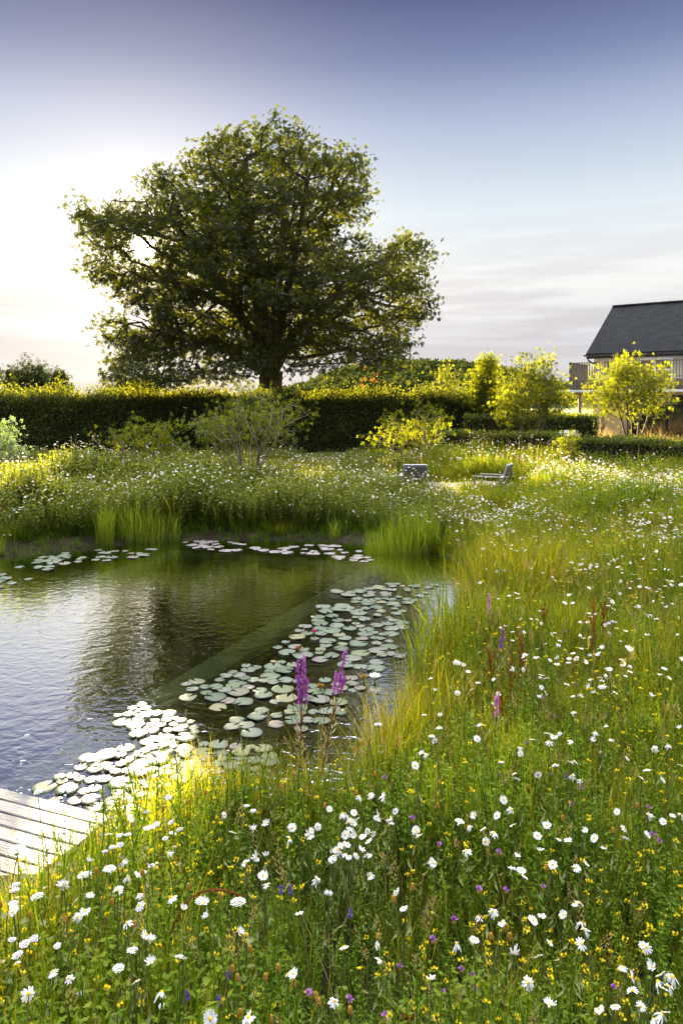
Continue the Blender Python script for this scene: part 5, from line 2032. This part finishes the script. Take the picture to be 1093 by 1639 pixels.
for y0, y1, n, sc_ in ((2.4, 5, 800, .75), (5, 9, 1700, .85), (9, 15, 2000, 1.2), (15, 24, 1500, 1.8)):
    x, y = sample(n, y0, y1)
    keep = rng.uniform(0, 1, len(x)) < np.clip((fbm(x * 1.1, y * 1.1, 81) - .3) * 2.4, .05, 1)
    x, y = x[keep], y[keep]
    z = ground_z(x, y) + hmap(x, y) * rng.uniform(.6, 1.12, len(x))
    for j in range(5):
        m = (np.arange(len(x)) % 5) == j
        k_ = int(m.sum())
        b.put(TRE[j].merged(), np.stack([x[m], y[m], z[m]], 1), rots(k_, None, np.abs(rng.normal(0, .3, k_)), sc_ * rng.uniform(.8, 1.3, k_), 1.0), .5, .08)
tag(b.build('trefoil_flowers', [M['trefoil'], M['stem']]), kind='stuff', label='scattered yellow trefoil flowers all through the meadow', cat='trefoil')


# ------------------------------------------------------------------ umbels, yarrow, knapweed, docks, loosestrife
def stand(px, py, z):
    """ground point under something shown at the pixel at height z above the water"""
    Y = (CAM_Z - z) * F_PX / (py - HY); X = (px - CX) / F_PX * Y
    return X, Y, max(gz(X, Y), -.05)


def umbel_mesh(seed, n, r0, mat, dome_h=.25, fl=.10):
    r_ = np.random.default_rng(seed)
    b = MB()
    for i in range(n):
        a = i * 2.39996; q = math.sqrt((i + .5) / n)
        c = np.array((r0 * q * math.cos(a), r0 * q * math.sin(a), r0 * dome_h * (1 - q * q) + r_.normal(0, r0 * .03)))
        for k_ in range(6):
            t = k_ * 1.047 + r_.uniform(0, .5)
            d = np.array((math.cos(t), math.sin(t), .3)) * r0 * fl * r_.uniform(.8, 1.5)
            nn = np.array((-math.sin(t), math.cos(t), 0)) * r0 * fl * .6
            b.add([c, c + d * .6 + nn, c + d, c + d * .6 - nn], [[0, 1, 2, 3]], tint=.5 + r_.normal(0, .18))
        # ray from the stem top
    b2 = MB()
    for i in range(0, n, 3):
        a = i * 2.39996; q = math.sqrt((i + .5) / n)
        stem_ribbon(b2, (0, 0, -r0 * .75), (r0 * q * math.cos(a), r0 * q * math.sin(a), r0 * dome_h * (1 - q * q) - r0 * .02), .0011, .5)
    return b.mesh('flower_umbel', mat), b2.mesh('rays', M['stem'])


U_CAR = [umbel_mesh(s, 80, 1.0 * .030, M['umbel'], .28, .085) for s in range(3)]
U_YAR = [umbel_mesh(s + 9, 70, .020, M['yarrow'], .20, .085) for s in range(3)]
STEM_ME = []
for s in range(4):
    b = MB()
    pts = [(.05 * math.sin(t * 2.6 + s) - .05 * math.sin(s), .05 * math.cos(t * 2.2 + s) - .05 * math.cos(s), t) for t in np.linspace(0, 1, 7)]
    e = pts[-1]
    pts = [(x - e[0] * t, y - e[1] * t, t) for (x, y, t) in pts]
    b.tube(pts, np.linspace(.0030, .0018, 7), 5, .5, 0, False)
    for i in range(7):
        t = .12 + i * .11; th = i * 2.4 + s
        c = np.array(pts[min(6, int(t * 6))]); c[2] = t
        for f in range(5):
            a = th + (f - 2) * .22
            d = np.array((math.cos(a), math.sin(a), .55)) * .05 * (1 - .35 * t); nn = np.array((-math.sin(a), math.cos(a), 0)) * .0024
            b.add([c, c + d * .5 + nn, c + d, c + d * .5 - nn], [[0, 1, 2, 3]], tint=.6)
    STEM_ME.append(b.mesh('stem', M['stem']))


def umbel_plant(kind, px, py, size=1.0, z=None, label='', heads=1):
    r_ = random
    z = z if z else .72
    X, Y, g = stand(px, py, z)
    h = z - g
    name = 'wild_carrot' if kind == 'c' else 'yarrow'
    size *= .86 if kind == 'c' else .72
    t = empty(name, (X, Y, g), r_.uniform(0, 6.28))
    tag(t, label, 'wild carrot' if kind == 'c' else 'yarrow', 'wild carrot umbels' if kind == 'c' else 'yarrow flowers')
    st = bpy.data.objects.new('stem', STEM_ME[r_.randrange(4)])
    st.scale = (1, 1, h - .03 * size); COL.objects.link(st); st.parent = t
    pool = U_CAR if kind == 'c' else U_YAR
    for k_ in range(heads):
        um, ry = pool[r_.randrange(3)]
        a = r_.uniform(0, 6.28)
        off = (0, 0, h) if k_ == 0 else (math.cos(a) * .045 * size, math.sin(a) * .045 * size, h - r_.uniform(.005, .03))
        rt = (r_.gauss(0, .12), r_.gauss(0, .12), r_.uniform(0, 6))
        for me, nm in ((um, 'flower_umbel'), (ry, 'rays')):
            o = bpy.data.objects.new(nm, me); COL.objects.link(o); o.parent = t
            o.location = off; o.scale = (size, size, size); o.rotation_euler = rt


for px, py, s, z, lab in ((381, 1444, 1.0, .74, 'flat white carrot umbel standing alone above the dark growth at bottom centre'),
                          (136, 1401, 1.0, .66, 'rounded white carrot umbel just right of the deck'),
                          (176, 1391, .9, .64, 'cream carrot umbel right of a rounder one beside the deck'),
                          (28, 1360, 1.1, .80, 'pale carrot umbel in front of the deck boards'),
                          (322, 1442, .8, .66, 'small cream carrot umbel left of the flat white umbel'),
                          (160, 1216, 1.0, .80, 'carrot umbel over the lily pads on a tall stem'),
                          (62, 1268, .8, .70, 'pale carrot umbel at the corner of the deck'),
                          (731, 1061, 1.0, .66, 'cream carrot umbel on the right bank beside the iris leaves'),
                          (963, 1100, .9, .70, 'cream carrot umbel on the right slope'),
                          (190, 1550, .7, .62, 'half-open carrot umbel near the lower left daisies'),
                          (60, 1435, .9, .62, 'white carrot umbel at the near edge of the deck'),
                          (605, 1160, .9, .60, 'creamy carrot umbel at the water left of the bank grasses'),
                          (735, 1315, .8, .62, 'white carrot umbel in the green growth right of the white daisies')):
    umbel_plant('c', px, py, s, z, lab, 1)
for px, py, s, z, hd, lab in ((40, 1511, 1.2, .62, 3, 'lilac-white yarrow group in the lower left corner'), (20, 1504, .9, .60, 1, 'small yarrow head at the far lower left edge'),
                              (93, 1514, .9, .60, 1, 'single lilac yarrow head right of the lower left group'), (29, 1541, .7, .55, 1, 'small low yarrow head under the lower left group'),
                              (250, 1320, 1.2, .58, 3, 'white yarrow cluster in the lit grass right of the deck'), (275, 1316, 1.1, .58, 3, 'flat white yarrow cluster above its twin in the lit grass'),
                              (205, 1336, 1.1, .58, 3, 'white yarrow cluster near the deck in the lit growth'), (180, 1356, 1.0, .56, 2, 'white yarrow pair right of the deck boards'),
                              (265, 1342, .9, .54, 1, 'round white yarrow head below the lit clusters'), (243, 1386, 1.0, .54, 2, 'white yarrow pair in the green growth below the lit grass'),
                              (70, 1325, .9, .70, 1, 'purple-tinted yarrow head in front of the deck'), (105, 1312, 1.1, .70, 2, 'lilac yarrow pair over the deck corner'),
                              (28, 1342, .9, .72, 1, 'lilac yarrow head over the left boards of the deck'), (24, 1425, 1.2, .68, 3, 'lilac yarrow cluster over the near deck boards'),
                              (128, 1590, .9, .50, 1, 'single cream yarrow head on a stout stem at the bottom left'), (260, 1610, .8, .50, 1, 'pale yarrow head at the bottom edge'),
                              (395, 1290, 1.0, .55, 2, 'white yarrow heads at the pond edge left of the loosestrife'), (980, 995, 1.6, .62, 3, 'creamy yarrow patch high on the right slope'),
                              (1040, 985, 1.5, .62, 3, 'creamy yarrow patch at the right edge of the slope')):
    umbel_plant('y', px, py, s, z, lab, hd)

# knapweed and clover-like purple heads
KN = []
for s in range(3):
    r_ = np.random.default_rng(s + 500)
    b = MB()
    for i in range(30):
        d = r_.normal(0, 1, 3); d[2] = abs(d[2]) + .25; d /= np.linalg.norm(d)
        nn = np.cross(d, (0, 0, 1.0)); nn /= np.linalg.norm(nn) + 1e-6
        l = .012 * r_.uniform(.8, 1.2)
        b.add([(0, 0, 0), d * l * .7 + nn * .002, d * l, d * l * .7 - nn * .002], [[0, 1, 2, 3]], tint=.5 + r_.normal(0, .2))
    e = MB(); dome(e, .006, -.010, 7, .002)
    KN.append((b.mesh('petals', M['knap']), e.mesh('bud', M['seed'])))
KPX = [(703, 1352), (798, 1364), (810, 1425), (693, 1504), (727, 1472), (767, 1424), (1038, 1293), (1044, 1336), (1055, 1347), (916, 1287), (798, 1240), (616, 1245), (738, 1552), (760, 1585), (710, 1588), (617, 1628), (870, 1420), (982, 1580), (756, 1560), (640, 1547),
       (888, 1147), (868, 1118), (921, 1095), (905, 1012), (897, 1028), (965, 960), (975, 947), (1010, 985), (660, 1310), (560, 1600), (495, 1590), (930, 1262), (880, 1240), (843, 1190)]
for px, py in KPX:
    z = .62 if py < 1500 else .5
    X, Y, g = stand(px, py, z)
    t = empty('knapweed', (X, Y, g))
    tag(t, 'small round purple knapweed head ' + area_phrase(px, py), 'knapweed', 'purple knapweed heads')
    st = bpy.data.objects.new('stem', STEMS[random.randrange(5)]); st.scale = (.9, .9, z - g); COL.objects.link(st); st.parent = t
    s = random.uniform(.85, 1.25)
    for me, nm in zip(KN[random.randrange(3)], ('petals', 'bud')):
        o = bpy.data.objects.new(nm, me); COL.objects.link(o); o.parent = t; o.location = (0, 0, z - g); o.scale = (s, s, s)

# brown seed heads of spent daisies
e = MB(); dome(e, .0065, .006, 8, .006); e.add([(.0065 * math.cos(i * .785), .0065 * math.sin(i * .785), -.0035) for i in range(8)] + [(0, 0, -.006)], None, [[(i + 1) % 8, i, 8] for i in range(8)])
SEED_ME = e.mesh('seed_head', M['seed'], True)
r_ = np.random.default_rng(910)
SPX = [(1, 1450), (105, 1473), (122, 1503), (49, 1465), (122, 1555), (228, 1398), (302, 1420), (352, 1435), (400, 1520), (372, 1552), (380, 1566), (445, 1550), (425, 1565), (505, 1595), (510, 1605), (560, 1618), (470, 1575), (385, 1622), (433, 1632), (300, 1285), (330, 1270), (262, 1295),
       (785, 1500), (815, 1500), (605, 1500), (810, 1485), (875, 1390), (900, 1310), (1020, 1290), (980, 1330), (700, 1290), (845, 1260), (570, 1270), (520, 1290), (577, 1190), (590, 1185), (565, 1200), (600, 1240), (470, 1240), (450, 1260), (215, 1480), (180, 1445), (155, 1395), (630, 1440), (660, 1420)]
for px, py in SPX:
    z = r_.uniform(.58, .72) if py < 1500 else r_.uniform(.48, .58)
    X, Y, g = stand(px, py, z)
    t = empty('seed_head_stalk', (X, Y, g))
    tag(t, 'spent brown daisy on bare stalk ' + area_phrase(px, py), 'seed head', 'spent daisy seed heads')
    st = bpy.data.objects.new('stalk', STEMS[int(r_.integers(0, 5))]); st.scale = (1, 1, z - g); COL.objects.link(st); st.parent = t
    o = bpy.data.objects.new('seed_head', SEED_ME); COL.objects.link(o); o.parent = t; o.location = (0, 0, z - g); o.scale = (1.25,) * 3


def spike(b, base, tip, r0, n, mat, seed, fl=.010, dens=1.0):
    """flower spike of many small petals about a line"""
    r_ = np.random.default_rng(seed)
    base, tip = np.asarray(base, float), np.asarray(tip, float)
    for i in range(n):
        t = r_.uniform(0, 1)
        rad = r0 * (1 - .62 * t) * r_.uniform(.45, 1.1)
        a = r_.uniform(0, 6.28)
        c = base + (tip - base) * t + np.array((math.cos(a), math.sin(a), r_.normal(0, .3))) * rad * .7
        for k_ in range(4):
            d = r_.normal(0, 1, 3) + np.array((math.cos(a), math.sin(a), .2)); d /= np.linalg.norm(d)
            nn = np.cross(d, r_.normal(0, 1, 3)); nn /= np.linalg.norm(nn) + 1e-6
            l = fl * r_.uniform(.7, 1.3)
            b.add([c, c + d * l * .6 + nn * l * .35, c + d * l, c + d * l * .6 - nn * l * .35], [[0, 1, 2, 3]], tint=.5 + r_.normal(0, .2))


def loosestrife(base_px, tip_px, z_tip, label, spikes, mat, seed, leafm='stem', n=110, fl_r=.021):
    """spikes: list of (start fraction, end fraction, sideways offset) along the plant's line"""
    r_ = np.random.default_rng(seed)
    g = .05
    Y = (CAM_Z - z_tip) * F_PX / (tip_px[1] - HY)
    X1 = (tip_px[0] - CX) / F_PX * Y
    X0 = (base_px[0] - CX) / F_PX * Y
    g = max(gz(X0, Y), -.05)
    t = empty('purple_loosestrife', (X0, Y, g))
    tag(t, label, 'loosestrife', 'purple loosestrife plants')
    H = z_tip - g
    lx = X1 - X0
    line = lambda f, off=0.0: np.array((lx * f + off, .02 * math.sin(f * 5), H * f))
    b = MB()
    b.tube([line(f) for f in np.linspace(-.02, .97, 10)], np.linspace(.0055, .002, 10), 6)
    for k_, (f0, f1, off) in enumerate(spikes):
        if abs(off) > 1e-3:
            b.tube([line(max(0, f0 - .16)), line(f0 - .05, off * .7), line(f0, off), line(f1, off * 1.15)], .002, 5)
    for f in np.linspace(.30, .62, 5):
        s = 1 if r_.uniform() < .5 else -1
        b.tube([line(f), line(f + .10, s * .045), line(f + .18, s * .06)], .0016, 4)
    b.build('stem', leaf_mat('red_stem', (.10, .03, .02), (.17, .06, .03), (.24, .10, .05), .2, (1, 1, .6), .03), t)
    b = MB()
    for i in range(58):
        f = .08 + .62 * i / 58
        c = line(f, r_.normal(0, .016))
        for a in (i * 2.4, i * 2.4 + math.pi):
            d = np.array((math.cos(a), math.sin(a), .7 + r_.normal(0, .2))); d /= np.linalg.norm(d); nn = np.array((-math.sin(a), math.cos(a), 0))
            l = r_.uniform(.035, .06) * (1.1 - .5 * f)
            b.add([c, c + d * l * .45 + nn * l * .13, c + d * l, c + d * l * .45 - nn * l * .13], [[0, 1, 2, 3]], tint=r_.uniform(0.1, .95))
    b.build('leaves', M[leafm], t)
    for k_, (f0, f1, off) in enumerate(spikes):
        b = MB()
        spike(b, line(f0, off), line(f1, off * 1.15), fl_r * (1 if k_ == 0 else .8), n if k_ == 0 else int(n * .6), mat, seed + k_, .0105)
        b.build('flower_spike', mat, t)


M['strife_leaf'] = leaf_mat('reddening_leaf', (.20, .06, .015), (.20, .15, .02), (.22, .24, .03), .55, (1.4, 1.2, .4), .03)
loosestrife((476, 1300), (487, 1047), .97, 'purple loosestrife with a thick upright flower head, left of two', [(.74, 1.0, .0), (.80, .97, -.028), (.72, .86, .018), (.70, .80, -.012)], M['purple'], 601, 'strife_leaf')
loosestrife((503, 1290), (553, 1040), .97, 'purple loosestrife leaning right on a bare red stem', [(.76, 1.0, .0), (.74, .87, -.022), (.75, .84, .018)], M['purple'], 602, 'strife_leaf', 80, .017)
loosestrife((783, 1055), (782, 950), .78, 'slim pink loosestrife spike in front of the sedge mound', [(.55, 1.0, .0), (.5, .75, .01)], M['pinkpet'], 603, 'stem', 90, .020)
loosestrife((800, 1080), (800, 1018), .66, 'small violet loosestrife spike right of the slim pink one', [(.80, 1.0, .0)], M['knap'], 604, 'stem', 40, .016)
loosestrife((793, 1180), (794, 1112), .60, 'dark violet loosestrife spike low on the right bank', [(.72, 1.0, .0)], M['purple'], 605, 'stem', 50, .014)
loosestrife((803, 1040), (804, 1005), .62, 'tiny violet loosestrife tip behind the reddish docks', [(.84, 1.0, .0)], M['knap'], 606, 'stem', 30, .014)


def dock(px, py, z, h_spike, label, n=260, seed=0, wid=.035):
    r_ = np.random.default_rng(seed)
    X, Y, g = stand(px, py, z)
    t = empty('red_dock', (X, Y, g), r_.uniform(0, 6.28))
    tag(t, label, 'dock', 'rust-red docks')
    H = z - g
    b = MB()
    b.tube([(0, 0, 0), (.01, 0, H * .5), (0, .005, H)], [.004, .003, .0015], 5)
    br = []
    for i in range(7):
        f = 1 - h_spike / H * (.95 - i * .12)
        a = i * 2.4
        e = np.array((math.cos(a) * wid, math.sin(a) * wid, H * f + h_spike * .35))
        b.tube([(0, 0, H * f), e], [.0016, .001], 4)
        br.append((np.array((0, 0, H * f)), e))
    br.append((np.array((0, 0, H - h_spike * .8)), np.array((0, 0.005, H))))
    b.build('stem', M['dock'], t)
    b = MB()
    for k_, (p, e) in enumerate(br):
        spike(b, p + (e - p) * .1, e, .010, n // 8, None, seed + k_, .007)
    b.build('seeds', M['dock'], t)


for i_, (px, py, z, hs, lab) in enumerate(((834, 1016, .74, .34, 'tallest rust-red dock in the middle of the right bank'), (818, 1058, .66, .32, 'rust-red dock in front of the tallest one'), (785, 1042, .66, .26, 'rust-red dock left of the tallest one beside the violet spikes'),
                                           (870, 968, .70, .24, 'short rust-red dock at the right foot of the sedge mound'), (950, 963, .86, .40, 'rust-red dock on the slope right of the sedge mound'), (966, 966, .76, .22, 'small rust-red dock right of the slope dock'),
                                           (803, 1110, .56, .24, 'low rust-red dock near the water on the right bank'), (1048, 640 + 62, .98, .35, 'rust-red dock glowing before the right low hedge'), (885, 700, .95, .35, 'rust-red dock at the left end of the glowing hedge'),
                                           (858, 704, .92, .3, 'rust-red dock left of the glowing hedge end'), (655, 1620, .44, .18, 'small rust-red dock at the bottom edge'))):
    dock(px, py, z, hs, lab, 300, 700 + i_, .035 if py > 720 else .07)

# the arching rust-coloured grass head in the foreground
X, Y, g = stand(250, 1545, .50)
t = empty('arching_dock', (X, Y, g))
tag(t, 'thin rust-coloured dock stem arching to the right across the foreground', 'dock')
th = np.linspace(0, 1, 12)
pts = np.stack([.30 * th ** 1.3 - .02, .05 * th, (.42 + .16 * np.sin(th * 2.3)) * (1 - np.exp(-6 * th))], 1)
b = MB(); b.tube(pts, np.linspace(.0035, .0018, 12), 5); b.build('stem', M['dock'], t)
b = MB()
for i in range(6, 11):
    spike(b, pts[i], pts[i + 1], .007, 22, None, 900 + i, .006)
b.build('seeds', M['dock'], t)

# blue vetch flecks
b = MB()
for px, py in ((449, 1430), (466, 1431), (300, 1600), (365, 1570), (350, 1610), (960, 1210), (905, 1247), (560, 1470)):
    X, Y, g = stand(px, py, .5)
    bb = MB()
    spike(bb, (0, 0, 0), (0, 0, .032), .006, 20, None, int(px), .007)
    bb.tube([(0, 0, g - .5), (0.004, 0, -.2), (0, 0, 0)], .0013, 4, mat=1)
    o = bb.build('blue_vetch', [M['vetch'], M['stem']])
    o.location = (X, Y, .5)
    tag(o, 'small blue vetch spike ' + area_phrase(px, py), 'vetch', 'blue vetch spikes')
